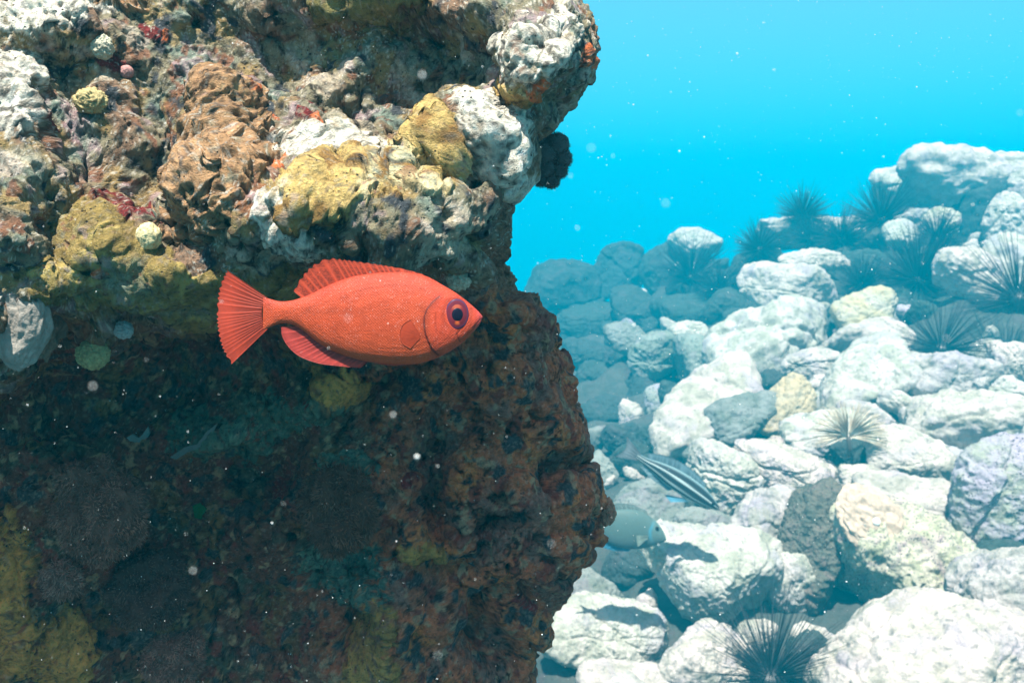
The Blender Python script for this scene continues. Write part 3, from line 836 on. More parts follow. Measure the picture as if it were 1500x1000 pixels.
# ------------------------------------------------------------------ growths on the boulders
def lump(name, px, py, rx, ry, D, color, label, cat, mat, depth=0.7, seed=0, amp=0.18, fr=2.2, lev=5, rot=0, fine=0.0, parent=None, cvar=0.4, loc=None, group=None):
    V, F = ico(lev); m = D / FPX
    X = V * np.array([rx * m, min(rx, ry) * m * depth, ry * m])
    s = (rx * ry) ** .5 * m
    X = X + V * (s * amp * fbm(V * fr + seed * 7.7, 4))[:, None] + V * (s * fine * (0.5 - cells(V * 9 + seed)[0]))[:, None]
    a = R(rot); c_, sn = math.cos(a), math.sin(a)
    X = X @ np.array([[c_, 0, sn], [0, 1, 0], [-sn, 0, c_]]).T
    n = fbm(V * 4 + seed * 3.1, 4)
    C = np.clip(np.asarray(color)[None, :] * (1 + cvar * n + cvar * fbm(V * 14 + seed, 3))[:, None], .005, .8)
    o = obj(name, mesh_np(name, X, F, True, C), mat, parent, at(px, py, D) if loc is None else loc)
    if label: tag(o, label, cat, group)
    return o
M_KNOB = mat_attr('living_growth', 0.8, 0.25, 260, 0.003, var=0.5)
cand = []
for px_ in range(1235, 1350, 6):
    for py_ in range(735, 830, 6):
        h_ = hit(px_, py_)
        face = -h_[1].dot(Vector(at(px_, py_, 1.0)).normalized())
        cand.append((abs(px_ - 1280) + abs(py_ - 768) + 260 * max(0, .62 - face), px_, py_, h_))
h = min(cand, key=lambda c_: c_[0])[3]
pt = lump('coral_patch', 1275, 770, 42, 56, h[2] * 0.98, (.52, .41, .31), 'tan dimpled coral patch with one white spot, on the rough bright rock', 'coral', M_KNOB, 0.30, 3, 0.26, 2.0, 6, -38, 0.05, loc=h[0], cvar=.25)
pt.rotation_mode = 'QUATERNION'; pt.rotation_quaternion = (-(h[1] * .6 - h[0].normalized() * .5)).to_track_quat('Y', 'Z')
hs = hit(1287, 772)
wsp = lump('white_spot', 1276, 771, 6, 6, 2.35 * DS, (.8, .8, .76), None, None, M_KNOB, 0.6, 4, 0.05, 2, 3, cvar=.05, loc=(0.0, -0.32 * 42 * h[2] / FPX, 0.0), parent=pt)

# ------------------------------------------------------------------ growths on the reef rock
def on_reef(name, px, py, rx, ry, color, label, cat, depth=0.8, seed=0, amp=0.18, fr=2.2, out=0.35, lev=5, rot=0, fine=0.0, cvar=0.6, mat=None, group=None):
    amp = amp * 1.9; fine = fine * 1.6
    p, n = reef_at(px, py)
    D = float(p @ CF)
    p = p + n * (out * min(rx, ry) * D / FPX)
    return lump(name, px, py, rx, ry, D, color, label, cat, mat or M_KNOB, depth, seed, amp, fr, lev, rot, fine, None, cvar, p, group)
on_reef('round_coral', 134, 480, 23, 22, (.42, .36, .17), 'round speckled yellow grey knob at the shade line left of the fish tail', 'coral', .9, 1, .12, 3, .5, fine=.12)
on_reef('round_coral', 158, 468, 14, 13, (.40, .42, .40), 'small bluish grey knob touching the round speckled yellow grey knob', 'coral', .9, 2, .15, 3, .5, fine=.1)
on_reef('round_sponge', 210, 352, 18, 20, (.62, .54, .30), 'bright cream yellow knob on the olive patch left of the brown pitted sponge', 'sponge', .9, 3, .12, 2, .4)
on_reef('round_coral', 668, 384, 17, 15, (.55, .48, .36), 'pale knob hanging under the ledge just above the fish', 'coral', .9, 4, .2, 3, .5, fine=.1)
on_reef('round_coral', 163, 88, 16, 18, (.48, .46, .34), 'pale yellow knob ringed with dark red near the top left', 'coral', .8, 5, .15, 3, .45, fine=.1)
on_reef('pink_polyp', 187, 114, 10, 10, (.42, .22, .20), 'small smooth pink ball beside the pale yellow knob at top left', 'polyp', .9, 6, .05, 2, .5)
on_reef('round_sponge', 140, 168, 24, 18, (.44, .36, .17), 'yellow tan knob on the dark face above the brown pitted sponge', 'sponge', .8, 7, .2, 3, .4, fine=.08)
on_reef('pale_sponge', 28, 470, 42, 74, (.32, .29, .25), 'smooth pale grey sponge lobe at the left edge level with the fish tail', 'sponge', 0.5, 8, .15, 1.4, .25, 6, 12, cvar=.25)
on_reef('brown_lobe', 84, 500, 26, 58, (.24, .17, .12), 'drooping brown lobe right of the smooth pale grey sponge lobe', 'sponge', .5, 9, .25, 2, .2, 5, 18)
on_reef('pink_coral', 878, 742, 12, 20, (.42, .22, .15), 'orange pink crusty knob on the right edge of the reef rock beside the grey fish', 'coral', .9, 10, .2, 3, .2, fine=.2)

M_FUZZ = mat_attr('fuzzy_polyps', 0.9, 0.1)
def fuzzy(px, py, rx, ry, color, label, seed, n=5000, hl=8.0, out=0.0):
    color = np.array(color) * np.array([1.55, 1.15, 1.0])
    p, nn = reef_at(px, py)
    D = float(p @ CF); m = D / FPX
    p = p + nn * (out * min(rx, ry) * m)
    root = empty('fuzzy_coral', p)
    tag(root, label, 'coral', 'brown fuzzy corals in the shade')
    V, F = ico(5)
    X = V * np.array([rx, min(rx, ry) * .7, ry]) * m; X += V * (0.62 * rx * m * fbm(V * 1.7 + seed, 4))[:, None]
    C = np.clip(np.asarray(color)[None] * 0.6 * (1 + .8 * fbm(V * 4 + seed, 3))[:, None], .004, 1)
    obj('colony', mesh_np('fuzzy_colony', X, F, True, C), M_FUZZ, root)
    g = np.random.default_rng(seed)
    nv = vnormals(X, F)
    sel = g.choice(np.where(X[:, 1] < 0.3 * rx * m)[0], n)
    P_ = X[sel] + g.normal(size=(n, 3)) * 0.9 * m
    d = nv[sel] + g.normal(size=(n, 3)) * .30 + np.array([0.1, 0, -0.25]); d /= np.linalg.norm(d, axis=1)[:, None]
    a = np.cross(d, [0.3, .6, .7]); a /= np.linalg.norm(a, axis=1)[:, None]; b_ = np.cross(d, a)
    L = (hl * m * g.uniform(.6, 1.2, n))[:, None]; r_ = 0.75 * m
    ring = [P_ + r_ * (math.cos(t) * a + math.sin(t) * b_) for t in (0, 2.1, 4.2)]
    VV = np.stack(ring + [P_ + d * L], 1).reshape(-1, 3)
    o_ = np.arange(n)[:, None] * 4
    FF = np.concatenate([o_ + np.array([[0, 1, 3]]), o_ + np.array([[1, 2, 3]]), o_ + np.array([[2, 0, 3]])])
    cc = np.repeat(np.asarray(color)[None] * g.uniform(.5, 1.5, (n, 1)) * (1 + 1.1 * fbm(V[sel] * 3 + seed, 3))[:, None], 4, 0); cc[3::4] *= 1.5
    pl = obj('polyps', mesh_np('fuzzy_polyps', VV, FF, False, cc), M_FUZZ, root); pl['kind'] = 'stuff'
fuzzy(122, 742, 62, 72, (.17, .095, .075), 'large round fuzzy reddish brown coral at lower left of the dark hollow', 21, 7000)
fuzzy(255, 962, 44, 40, (.20, .11, .09), 'small round fuzzy brown coral at the bottom edge, left part of the dark hollow', 22, 4000, 7)
fuzzy(85, 818, 28, 26, (.19, .12, .10), 'small fuzzy knob just below the large round fuzzy reddish brown coral', 23, 2000)
fuzzy(500, 740, 50, 62, (.11, .062, .045), 'dark fuzzy brown coral in the middle of the shaded wall', 24, 5000, 9, 0.05)
fuzzy(215, 870, 62, 50, (.10, .06, .05), 'dim wide fuzzy brown coral between the two round fuzzy corals', 25, 5000, 6, 0.05)

# the dark bushy tuft hanging under the upper right nose
def tuft():
    p = at(806, 232, 1.60 * KR); m = 1.60 * KR / FPX * .92
    root = empty('bushy_tuft', p)
    tag(root, 'dark bushy tuft hanging in open water under the upper right nose of the reef rock', 'seaweed')
    g = np.random.default_rng(8)
    mb = MB(); V, F = ico(3)
    cent = [(-8, 0, 8, 22), (10, 0, 20, 20), (18, 0, 0, 16), (-4, 5, -14, 20), (14, 0, -18, 14), (-14, 5, -30, 14), (2, 3, -34, 13), (-20, 8, 26, 22)]
    for x_, y_, z_, r_ in cent:
        X = V * r_ * m * (1 + .25 * fbm(V * 2.5 + x_, 3))[:, None] + np.array([x_, y_, z_]) * m
        mb.add(X, F, (.09, .10, .10))
    obj('clump', mb.mesh('tuft_clump'), M_FUZZ, root)
    mb = MB()
    VV = []; FF = []; CC = []; k = 0
    for x_, y_, z_, r_ in cent:
        for _ in range(700):
            d = g.normal(size=3); d /= np.linalg.norm(d)
            b0 = np.array([x_, y_, z_]) * m + d * r_ * m * .95
            L = m * g.uniform(2, 6); a = np.cross(d, g.normal(size=3)); a /= np.linalg.norm(a)
            VV += [b0 - a * .8 * m, b0 + a * .8 * m, b0 + d * L + a * g.uniform(-2, 2) * m]; FF.append((k, k + 1, k + 2)); k += 3
            CC += [np.array([.14, .15, .14]) * g.uniform(.4, 1.8)] * 3
    fr_ = obj('fronds', mesh_np('tuft_fronds', np.array(VV), np.array(FF), False, np.array(CC)), M_FUZZ, root); fr_['kind'] = 'stuff'
tuft()

# bits of shell and a green leaf in the hollow
def chip(name, px, py, pts, color, label, cat, th=2.0):
    p, n = reef_at(px, py); D = float(p @ CF); m = D / FPX
    k = len(pts); V = []
    for s_ in (-1, 1):
        for (x_, z_) in pts: V.append(((x_) * m, s_ * th * m + 0.15 * m * x_, -z_ * m))
    F = [tuple(range(k)), tuple(range(2 * k - 1, k - 1, -1))] + [(i, i + k, (i + 1) % k + k, (i + 1) % k) for i in range(k)]
    mb = MB(); mb.add(V, F, color)
    o = obj(name, mb.mesh(name, False), M_KNOB, None, p + n * 4 * m)
    tag(o, label, cat)
chip('shell_fragment', 208, 650, [(-17, 2), (-9, -3), (0, 3), (5, -2), (13, -13), (15, -4), (12, 3), (13, 10), (2, 15), (-9, 11)], (.26, .25, .22), 'pale broken shell piece in the dark hollow above the large fuzzy coral', 'shell')
chip('shell_fragment', 292, 642, [(-34, 22), (-14, 8), (4, 4), (18, -14), (34, -26), (24, -8), (10, 8), (-10, 16), (-26, 26)], (.17, .15, .13), 'long thin greyish shell sliver lying slanted in the dark hollow below the fish tail', 'shell')
chip('green_leaf', 290, 757, [(-8, -10), (2, -14), (12, -4), (13, 8), (2, 10), (-6, 8)], (.03, .12, .03), 'single small green leaf of weed deep in the dark hollow', 'seaweed', 1.0)

# ------------------------------------------------------------------ fishes
def poly_y(pts, x):
    pts = sorted(pts); return np.interp(x, [p[0] for p in pts], [p[1] for p in pts])
def smooth_curve(pts, n):
    """points along a smooth curve through pts"""
    pts = np.asarray(pts, float); k = len(pts)
    t = np.concatenate([[0], np.cumsum(np.linalg.norm(np.diff(pts, axis=0), axis=1))]); t /= t[-1]
    u = np.linspace(0, 1, n); out = np.empty((n, pts.shape[1]))
    T = np.gradient(pts, t, axis=0)
    for i, v in enumerate(u):
        j = min(np.searchsorted(t, v, 'right') - 1, k - 2); j = max(j, 0)
        h = t[j + 1] - t[j]; s_ = (v - t[j]) / h
        out[i] = ((2 * s_ ** 3 - 3 * s_ ** 2 + 1) * pts[j] + (s_ ** 3 - 2 * s_ ** 2 + s_) * h * T[j] + (-2 * s_ ** 3 + 3 * s_ ** 2) * pts[j + 1] + (s_ ** 3 - s_ ** 2) * h * T[j + 1])
    return out
def seg_dist(X, Z, line):
    d = np.full(X.shape, 1e9); side = np.zeros(X.shape)
    for (x0, z0), (x1, z1) in zip(line[:-1], line[1:]):
        vx, vz = x1 - x0, z1 - z0; L2 = vx * vx + vz * vz
        t = np.clip(((X - x0) * vx + (Z - z0) * vz) / L2, 0, 1)
        dd = np.hypot(X - x0 - t * vx, Z - z0 - t * vz)
        sd = np.sign((X - x0) * vz - (Z - z0) * vx)
        m = dd < d; side[m] = sd[m]; d = np.minimum(d, dd)
    return d, side

class Fish:
    """profile points are in drawing units; k converts them to metres, (ox, oz) is the drawing's origin"""
    def __init__(self, root, k, ox, oz): self.root, self.k, self.ox, self.oz = root, k, ox, oz
    def X(self, x): return (np.asarray(x, float) - self.ox) * self.k
    def Z(self, z): return -(np.asarray(z, float) - self.oz) * self.k
    def body(self, top, bot, width, nx, nr, paint, mat):
        T = smooth_curve(top, 400); B = smooth_curve(bot, 400)
        x0, x1 = T[:, 0].min(), T[:, 0].max()
        xs = x0 + (x1 - x0) * (0.5 - 0.5 * np.cos(np.linspace(0, math.pi, nx))) * .55 + (x1 - x0) * np.linspace(0, 1, nx) * .45
        o = np.argsort(T[:, 0]); zt = np.interp(xs, T[o, 0], T[o, 1]); o = np.argsort(B[:, 0]); zb = np.interp(xs, B[o, 0], B[o, 1])
        zc = (zt + zb) / 2; hh = np.maximum((zb - zt) / 2, .3); wd = np.interp(xs, [p[0] for p in width], [p[1] for p in width])
        kern = np.ones(9) / 9; wd = np.convolve(np.pad(wd, 4, 'edge'), kern, 'valid'); wd[-1] = min(wd[-1], 1.0)
        th = np.linspace(0, 2 * math.pi, nr, endpoint=False)
        cs, sn = np.cos(th), np.sin(th)
        cy_ = np.sign(cs) * np.abs(cs) ** 0.85
        self.xs, self.zc, self.hh, self.wd = xs, zc, hh, wd
        Xd = np.repeat(xs[:, None], nr, 1); Zd = zc[:, None] + hh[:, None] * sn[None, :]
        Y = wd[:, None] * cy_[None, :]
        dY, C = paint(Xd, Zd, np.abs(cy_)[None, :] + 0 * Xd, (Zd - zt[:, None]) / (zb - zt + 1e-6)[:, None])
        Y = Y + np.sign(Y) * dY
        V = np.stack([self.X(Xd), Y * self.k, self.Z(Zd)], -1).reshape(-1, 3)
        F = grid_faces(nx, nr, wrap=True)
        C = C.reshape(-1, 3)
        a0 = len(V); V = np.vstack([V, V[:nr].mean(0), V[-nr:].mean(0)]); C = np.vstack([C, C[0], C[-1]])
        j = np.arange(nr); caps = [np.stack([np.full(nr, a0), (j + 1) % nr, j, j], 1), np.stack([np.full(nr, a0 + 1), (nx - 1) * nr + j, (nx - 1) * nr + (j + 1) % nr, (nx - 1) * nr + (j + 1) % nr], 1)]
        FL = [tuple(f) for f in F] + [tuple(f[:3]) for c in caps for f in c]
        self.bodyo = obj('body', mesh_np('fish_body', V, FL, True, C), mat, self.root)
    def yside(self, x, z):
        w = np.interp(x, self.xs, self.wd); h = np.interp(x, self.xs, self.hh); c = np.interp(x, self.xs, self.zc)
        s_ = np.clip((z - c) / h, -1, 1); return w * np.maximum(1 - s_ * s_, 0) ** 0.425
    def fin(self, name, base, tip, rays, color, mat, th=1.6, y0=0.0, y1=0.0, wav=0.8, dark=0.55, spots=False, jag=0.0, bulge=0.0, nt=26, edge=0.7, soft=0.7, flush=0):
        ns = rays * 8 + 1
        b = smooth_curve(base, ns); t_ = smooth_curve(tip, ns)
        s_ = np.linspace(0, 1, ns); ph = np.abs(np.sin(math.pi * (s_ * rays + .55 * np.sin(s_ * 9 + rays) + .3 * np.sin(s_ * 23))))       # 0 on a ray, 1 between rays
        if jag: t_ = b + (t_ - b) * (1 - jag * ph ** 2 * 0.35)[:, None]
        u = np.linspace(0, 1, nt)
        P = b[:, None, :] * (1 - u)[None, :, None] + t_[:, None, :] * u[None, :, None]
        P[..., 0] += bulge * np.sin(math.pi * u)[None, :] * 1.0
        ray = (1 - ph)[:, None] ** 2
        ymid = y0 + (y1 - y0) * u[None, :] + wav * np.sin(s_ * 7)[:, None] * u[None, :]
        if flush: ymid = flush * (self.yside(P[..., 0], P[..., 1]) + 0.8 + 2.2 * u[None, :])
        half = (0.35 + th * (0.35 + 0.65 * ray)) * (1 - 0.72 * u[None, :])
        g = np.random.default_rng(rays)
        dk = dark + (1 - dark) * sstep(.35, .95, u)[None, :] * soft
        c = np.asarray(color)[None, None, :] * (dk + (1 - dk) * ray)[..., None] * (1 + .25 * fbm(np.stack([P[..., 0] / 16, P[..., 1] / 16, 0 * P[..., 0]], -1).reshape(-1, 3), 3).reshape(ns, nt))[..., None]
        if spots:
            sp_ = (fbm(np.stack([P[..., 0] / 9, P[..., 1] / 9, 0 * P[..., 0]], -1).reshape(-1, 3), 2).reshape(ns, nt) > .02) & (ph[:, None] > .5) & (u[None, :] > .1)
            c = np.where(sp_[..., None], c * 0.55, c)
        c = c * (1 - (1 - edge) * sstep(.72, 1.0, u)[None, :, None])
        V = []; 
        for sg in (-1, 1):
            V.append(np.stack([self.X(P[..., 0]), (ymid + sg * half) * self.k, self.Z(P[..., 1])], -1).reshape(-1, 3))
        n1_ = ns * nt
        Fa = grid_faces(ns, nt); Fb = grid_faces(ns, nt, off=n1_)[:, ::-1]
        rim = list(range(0, nt)) + [i * nt + nt - 1 for i in range(1, ns)] + [(ns - 1) * nt + j for j in range(nt - 2, -1, -1)] + [i * nt for i in range(ns - 2, 0, -1)]
        Fr = np.array([(rim[i], rim[(i + 1) % len(rim)], rim[(i + 1) % len(rim)] + n1_, rim[i] + n1_) for i in range(len(rim))])
        return obj(name, mesh_np('fish_' + name, np.vstack(V), np.vstack([Fa, Fb, Fr]), True, np.vstack([c.reshape(-1, 3)] * 2)), mat, self.root)

def mat_fish(name, scale, d, rough=0.6):
    t = NT(name); c = t.coord(); a = t.attr()
    mp = t.n.new('ShaderNodeMapping'); mp.inputs['Rotation'].default_value = (0, R(45), 0); t.l.new(c, mp.inputs[0])
    v = t.vor(mp.outputs[0], scale, 'F1', 0.45)
    colr = t.mix(t.fr(v, 0.22, 0.60, 0, 0.20), a, t.mix(1.0, a, (0.45, 0.40, 0.40), 'MULTIPLY'))
    colr = t.mix(t.fr(t.noise(c, 55, 4, .6), .4, .7, 0, .25), colr, t.mix(1.0, a, (.80, .62, .5), 'MULTIPLY'))
    t.done(colr, rough, t.bump(v, 0.5, d), 0.22)
    t.b.inputs['Subsurface Weight'].default_value = 0.0
    return t.m
M_RED = mat_fish('red_scales', 1050, 0.0006)
M_REDFIN = mat_attr('red_fin', 0.6, 0.2)
M_EYE = mat_attr('fish_eye', 0.35, 0.12)

def red_fish():
    D = 0.436; k = D / FPX / 3.488
    ox, oz = 740, 350
    root = empty('red_fish', at(300 + ox / 3.488, 360 + oz / 3.488, D), (PITCH, 0, 0))
    tag(root, 'bright orange red fish with huge dark eye, in front of the reef rock', 'fish')
    f = Fish(root, k, ox, oz)
    top = [(300, 262), (335, 272), (380, 283), (440, 280), (500, 263), (540, 248), (600, 218), (680, 183), (760, 158), (850, 143), (950, 135), (1050, 138), (1130, 155), (1215, 200), (1300, 252), (1360, 300), (1398, 335), (1420, 362)]
    bot = [(300, 428), (335, 415), (370, 401), (410, 395), (460, 408), (500, 430), (560, 480), (620, 520), (700, 555), (780, 580), (870, 597), (1000, 607), (1100, 600), (1180, 575), (1250, 540), (1310, 500), (1370, 442), (1404, 400), (1420, 366)]
    width = [(300, 10), (340, 20), (400, 30), (500, 46), (640, 72), (800, 92), (950, 100), (1080, 98), (1180, 90), (1270, 76), (1350, 50), (1400, 24), (1415, 9), (1420, 3)]
    gill = [(1205, 262), (1172, 290), (1145, 325), (1131, 365), (1130, 405), (1136, 450), (1150, 490), (1168, 528), (1196, 558)]
    gill2 = [(1188, 350), (1188, 400), (1190, 440)]
    maxi = [(1305, 436), (1292, 452), (1300, 480), (1306, 488)]
    mouth = [(1421, 364), (1405, 378), (1388, 402), (1372, 420)]
    lat = [(1165, 275), (1140, 235), (1100, 212), (1020, 203), (940, 206), (860, 218), (760, 245), (660, 282), (560, 312), (440, 335), (330, 342)]
    def paint(Xd, Zd, side, v):
        C = np.empty(Xd.shape + (3,)); C[:] = (.40, .054, .016)
        tt = sstep(.45, 0.0, v)[..., None]; C[:] = C * (1 - tt) + np.array([.37, .043, .020]) * tt
        tb = sstep(.55, 1.0, v)[..., None]; C[:] = C * (1 - tb) + np.array([.52, .078, .024]) * tb
        face = sstep(1120, 1200, Xd)[..., None]; C[:] = C * (1 - .5 * face) + np.array([.52, .055, .026]) * .5 * face
        P = np.stack([Xd / 60, Zd / 60, 0 * Xd], -1).reshape(-1, 3); n = fbm(P, 4).reshape(Xd.shape)
        n2_ = fbm(P * 11, 3).reshape(Xd.shape); C *= (1 + .34 * n + .30 * n2_)[..., None]
        band = np.exp(-((Zd - 335) / 22) ** 2) * sstep(450, 520, Xd) * sstep(1000, 800, Xd); C *= (1 - .16 * band)[..., None]
        dY = np.zeros(Xd.shape); ok = side > 0.25
        d, sd = seg_dist(Xd, Zd, gill)
        dY += np.where(ok & (sd > 0), -1, 1) * 0 + ok * 5.0 * np.where((Xd > np.interp(Zd, [z for x, z in gill], [x for x, z in gill])) & (Zd > 262) & (Zd < 558), np.exp(-d / 70), 0)
        C *= (1 - ok * .78 * np.exp(-((d / 4.5) ** 2)))[..., None]; 
        C *= (1 - ok * .22 * np.exp(-((d / 22) ** 2)))[..., None]
        d, sd = seg_dist(Xd, Zd, gill2); C *= (1 - ok * .30 * np.exp(-((d / 5) ** 2)))[..., None]; dY -= ok * 2.0 * np.exp(-((d / 6) ** 2))
        d, sd = seg_dist(Xd, Zd, maxi); C *= (1 - ok * .6 * np.exp(-((d / 3) ** 2)))[..., None]; dY -= ok * 3 * np.exp(-((d / 4) ** 2))
        d, sd = seg_dist(Xd, Zd, mouth); C *= (1 - .6 * np.exp(-((d / 3.5) ** 2)))[..., None]; dY -= 2.5 * np.exp(-((d / 5) ** 2))
        d, sd = seg_dist(Xd, Zd, lat); C *= (1 - ok * .28 * np.exp(-((d / 3) ** 2)) * (np.sin(Xd / 3.2) > -.2))[..., None]
        sn_ = sstep(1365, 1420, Xd)[..., None]; C[:] = C * (1 - .6 * sn_) + np.array([.50, .06, .07]) * .6 * sn_
        e = np.hypot((Xd - 1292) / 74, (Zd - 350) / 92); dY -= ok * 6 * np.exp(-e ** 6); C *= (1 - ok * .25 * np.exp(-((e - .92) / .12) ** 2))[..., None]
        ns_ = np.hypot(Xd - 1364, Zd - 322); C *= (1 - ok * .5 * np.exp(-(ns_ / 6) ** 2))[..., None]
        return dY, np.clip(C + .10 * sstep(.34, .44, fbm(P * 17 + 5, 2).reshape(Xd.shape))[..., None], .01, .9)
    f.body(top, bot, width, 420, 180, paint, M_RED)
    red = (.38, .042, .018)
    tipc = [(112, 124), (88, 170), (70, 225), (62, 300), (62, 370), (72, 450), (90, 520), (134, 605)]
    f.fin('tail_fin', [(318, 264), (298, 300), (292, 342), (300, 388), (322, 424)], tipc, 19, red, M_REDFIN, 5, wav=6, dark=.42, nt=40, edge=.8, jag=.10)
    f.fin('dorsal_fin', [(1120, 158), (1050, 148), (950, 146), (850, 153), (760, 168), (680, 193), (600, 228), (540, 258), (503, 272)],
          [(1118, 146), (1010, 116), (905, 97), (800, 81), (705, 68), (630, 62), (548, 100), (486, 170), (453, 232)], 21, (.38, .044, .016), M_REDFIN, 4, wav=2, dark=.62, spots=True, jag=.22, nt=34)
    f.fin('anal_fin', [(488, 412), (520, 440), (560, 470), (620, 510), (700, 545), (780, 570), (840, 587)],
          [(390, 412), (393, 455), (412, 495), (460, 548), (560, 594), (690, 614), (795, 624)], 16, (.40, .045, .035), M_REDFIN, 4, wav=2, dark=.5, nt=30)
    for sg in (-1, 1):
        f.fin('pelvic_fin', [(1095, 592), (1040, 598), (1000, 600)], [(1060, 606), (960, 610), (860, 602)], 4, (.50, .055, .035), M_REDFIN, 3, y0=sg * 26, y1=sg * 14, wav=0, nt=14)
        y0 = float(f.yside(1090, 470)) * sg
        f.fin('pectoral_fin', [(1112, 457), (1110, 466), (1106, 476)], [(1064, 380), (1026, 404), (1008, 450), (1022, 498), (1060, 522)], 9, (.37, .044, .014), M_REDFIN, 0.8, y0=y0, y1=y0 + sg * 5, wav=1, dark=.70, nt=18, edge=.95, flush=sg)
        # eye: socket ring > iris, pupil
        cx, cz = 1292, 350
        yb = float(f.yside(cx, cz)) - 9
        def disc(name, rx, rz, y_, hgt, cfun, parent, dx=0, dz=0, nr=26, na=64):
            rr = np.linspace(0, 1, nr)[:, None]; aa = np.linspace(0, 2 * math.pi, na, endpoint=False)[None, :]
            x_ = cx + dx + rx * rr * np.cos(aa); z_ = cz + dz + rz * rr * np.sin(aa)
            yy = y_ + hgt * np.sqrt(np.maximum(1 - (rr * .98) ** 2, 0)) + 0 * aa
            # follow the slope of the head
            yy = yy + (f.yside(x_, np.full_like(x_, cz)) - f.yside(cx, cz)) * .8
            V = np.stack([f.X(x_), sg * yy * k, f.Z(z_)], -1).reshape(-1, 3)
            Vb = V.copy(); Vb[:, 1] -= sg * 6 * k
            C = cfun(rr + 0 * aa, aa + 0 * rr).reshape(-1, 3)
            n_ = nr * na
            rimf = np.array([((nr - 1) * na + j, (nr - 1) * na + (j + 1) % na, (nr - 1) * na + (j + 1) % na + n_, (nr - 1) * na + j + n_) for j in range(na)])
            Fq = np.vstack([grid_faces(nr, na, True), grid_faces(nr, na, True, n_)[:, ::-1], rimf])
            return obj(name, mesh_np('fish_' + name, np.vstack([V, Vb]), Fq, True, np.vstack([C, C * .5])), M_EYE, parent)
        def c_eye(r_, a_):
            C = np.empty(r_.shape + (3,)); C[:] = (.12, .018, .030)
            m = sstep(.86, .91, r_) * sstep(1.0, .96, r_); C[:] = C * (1 - m[..., None]) + np.array([.07, .032, .08]) * m[..., None]
            m = sstep(.95, .99, r_); C[:] = C * (1 - m[..., None]) + np.array([.05, .01, .02]) * m[..., None]
            return C
        def c_iris(r_, a_):
            C = np.empty(r_.shape + (3,)); C[:] = (.15, .018, .026)
            w1 = np.exp(-((np.abs(((a_ - math.pi / 2 + math.pi) % (2 * math.pi)) - math.pi)) / .33) ** 4)   # orange wedge below the pupil
            w2 = np.exp(-((np.abs(((a_ + math.pi / 2 + .1 + math.pi) % (2 * math.pi)) - math.pi)) / .75) ** 4) * sstep(.98, .80, r_)
            C[:] = C * (1 - w1[..., None]) + np.array([.55, .10, .03]) * w1[..., None]
            C[:] = C * (1 - .5 * w2[..., None]) + np.array([.50, .12, .05]) * .5 * w2[..., None]
            return C
        eye = disc('eye', 59, 77, yb, 14, c_eye, root)
        disc('iris', 43, 57, yb + 5.5, 11, c_iris, eye, 2, 2)
        disc('pupil', 28, 34, yb + 12, 8, lambda r_, a_: np.zeros(r_.shape + (3,)) + np.array([.006, .007, .018]), eye, 3, 3)
red_fish()

M_GREYF = mat_fish('small_scales', 500, 0.0006)
M_GREYFIN = mat_attr('grey_fin', 0.5, 0.3)
def eye_of(f, x, z, r, color=(.01, .01, .014)):
    V, F = ico(3)
    for sg in (-1, 1):
        y = float(f.yside(x, z)) * sg
        mb = MB(); mb.add(V * np.array([r, r * .45, r]) * f.k + np.array([float(f.X(x)), y * f.k, float(f.Z(z))]), F, color)
        obj('eye', mb.mesh('fish_eye'), M_EYE, f.root)

def striped_fish():
    D = 2.2 * DS; k = D / FPX
    root = empty('striped_fish', at(994, 706, D), (PITCH, R(32), R(-6)))
    tag(root, 'slim dark fish with pale stripes along its body, heading down to the right over boulders', 'fish')
    f = Fish(root, k, 0, 0)
    L = 72
    top = [(-L, -4), (-58, -5), (-40, -10), (-15, -15), (15, -16), (40, -13), (58, -7), (68, -2), (L, 2)]
    bot = [(-L, 5), (-58, 6), (-40, 9), (-15, 13), (15, 14), (40, 12), (58, 8), (68, 5), (L, 3)]
    def paint(Xd, Zd, side, v):
        C = np.empty(Xd.shape + (3,)); C[:] = (.016, .024, .032)
        for v0, w_, a_ in ((.40, .05, .9), (.78, .05, .7)):
            m = np.exp(-((v - v0 - .05 * np.sin(Xd / 40)) / w_) ** 4)[..., None] * a_; C[:] = C * (1 - m) + np.array([.50, .66, .66]) * m
        m = sstep(.14, .04, v)[..., None]; C[:] = C * (1 - m) + np.array([.16, .26, .28]) * m
        m = sstep(.90, .97, v)[..., None]; C[:] = C * (1 - m) + np.array([.30, .40, .40]) * m
        return np.zeros(Xd.shape), C
    f.body(top, bot, [(-L, 2), (-40, 7), (0, 11), (40, 10), (60, 7), (70, 3), (L, 1)], 110, 48, paint, M_GREYF)
    f.fin('tail_fin', [(-68, -5), (-70, 0), (-68, 6)], [(-100, -16), (-92, 0), (-98, 18)], 7, (.14, .18, .20), M_GREYFIN, 2, wav=.5)
    f.fin('dorsal_fin', [(38, -11), (0, -14), (-40, -9), (-56, -5)], [(34, -20), (-4, -27), (-44, -20), (-60, -12)], 12, (.10, .17, .20), M_GREYFIN, 1.4, wav=.4)
    f.fin('anal_fin', [(0, 12), (-30, 10), (-54, 5)], [(-6, 19), (-36, 17), (-60, 11)], 8, (.16, .25, .28), M_GREYFIN, 1.4, wav=.4)
    for sg in (-1, 1):
        f.fin('pelvic_fin', [(26, 16), (20, 16)], [(4, 30), (-6, 27)], 3, (.12, .35, .48), M_GREYFIN, 1.4, y0=sg * 4, y1=sg * 9, wav=0)
    eye_of(f, 57, -1.5, 2.6)
striped_fish()

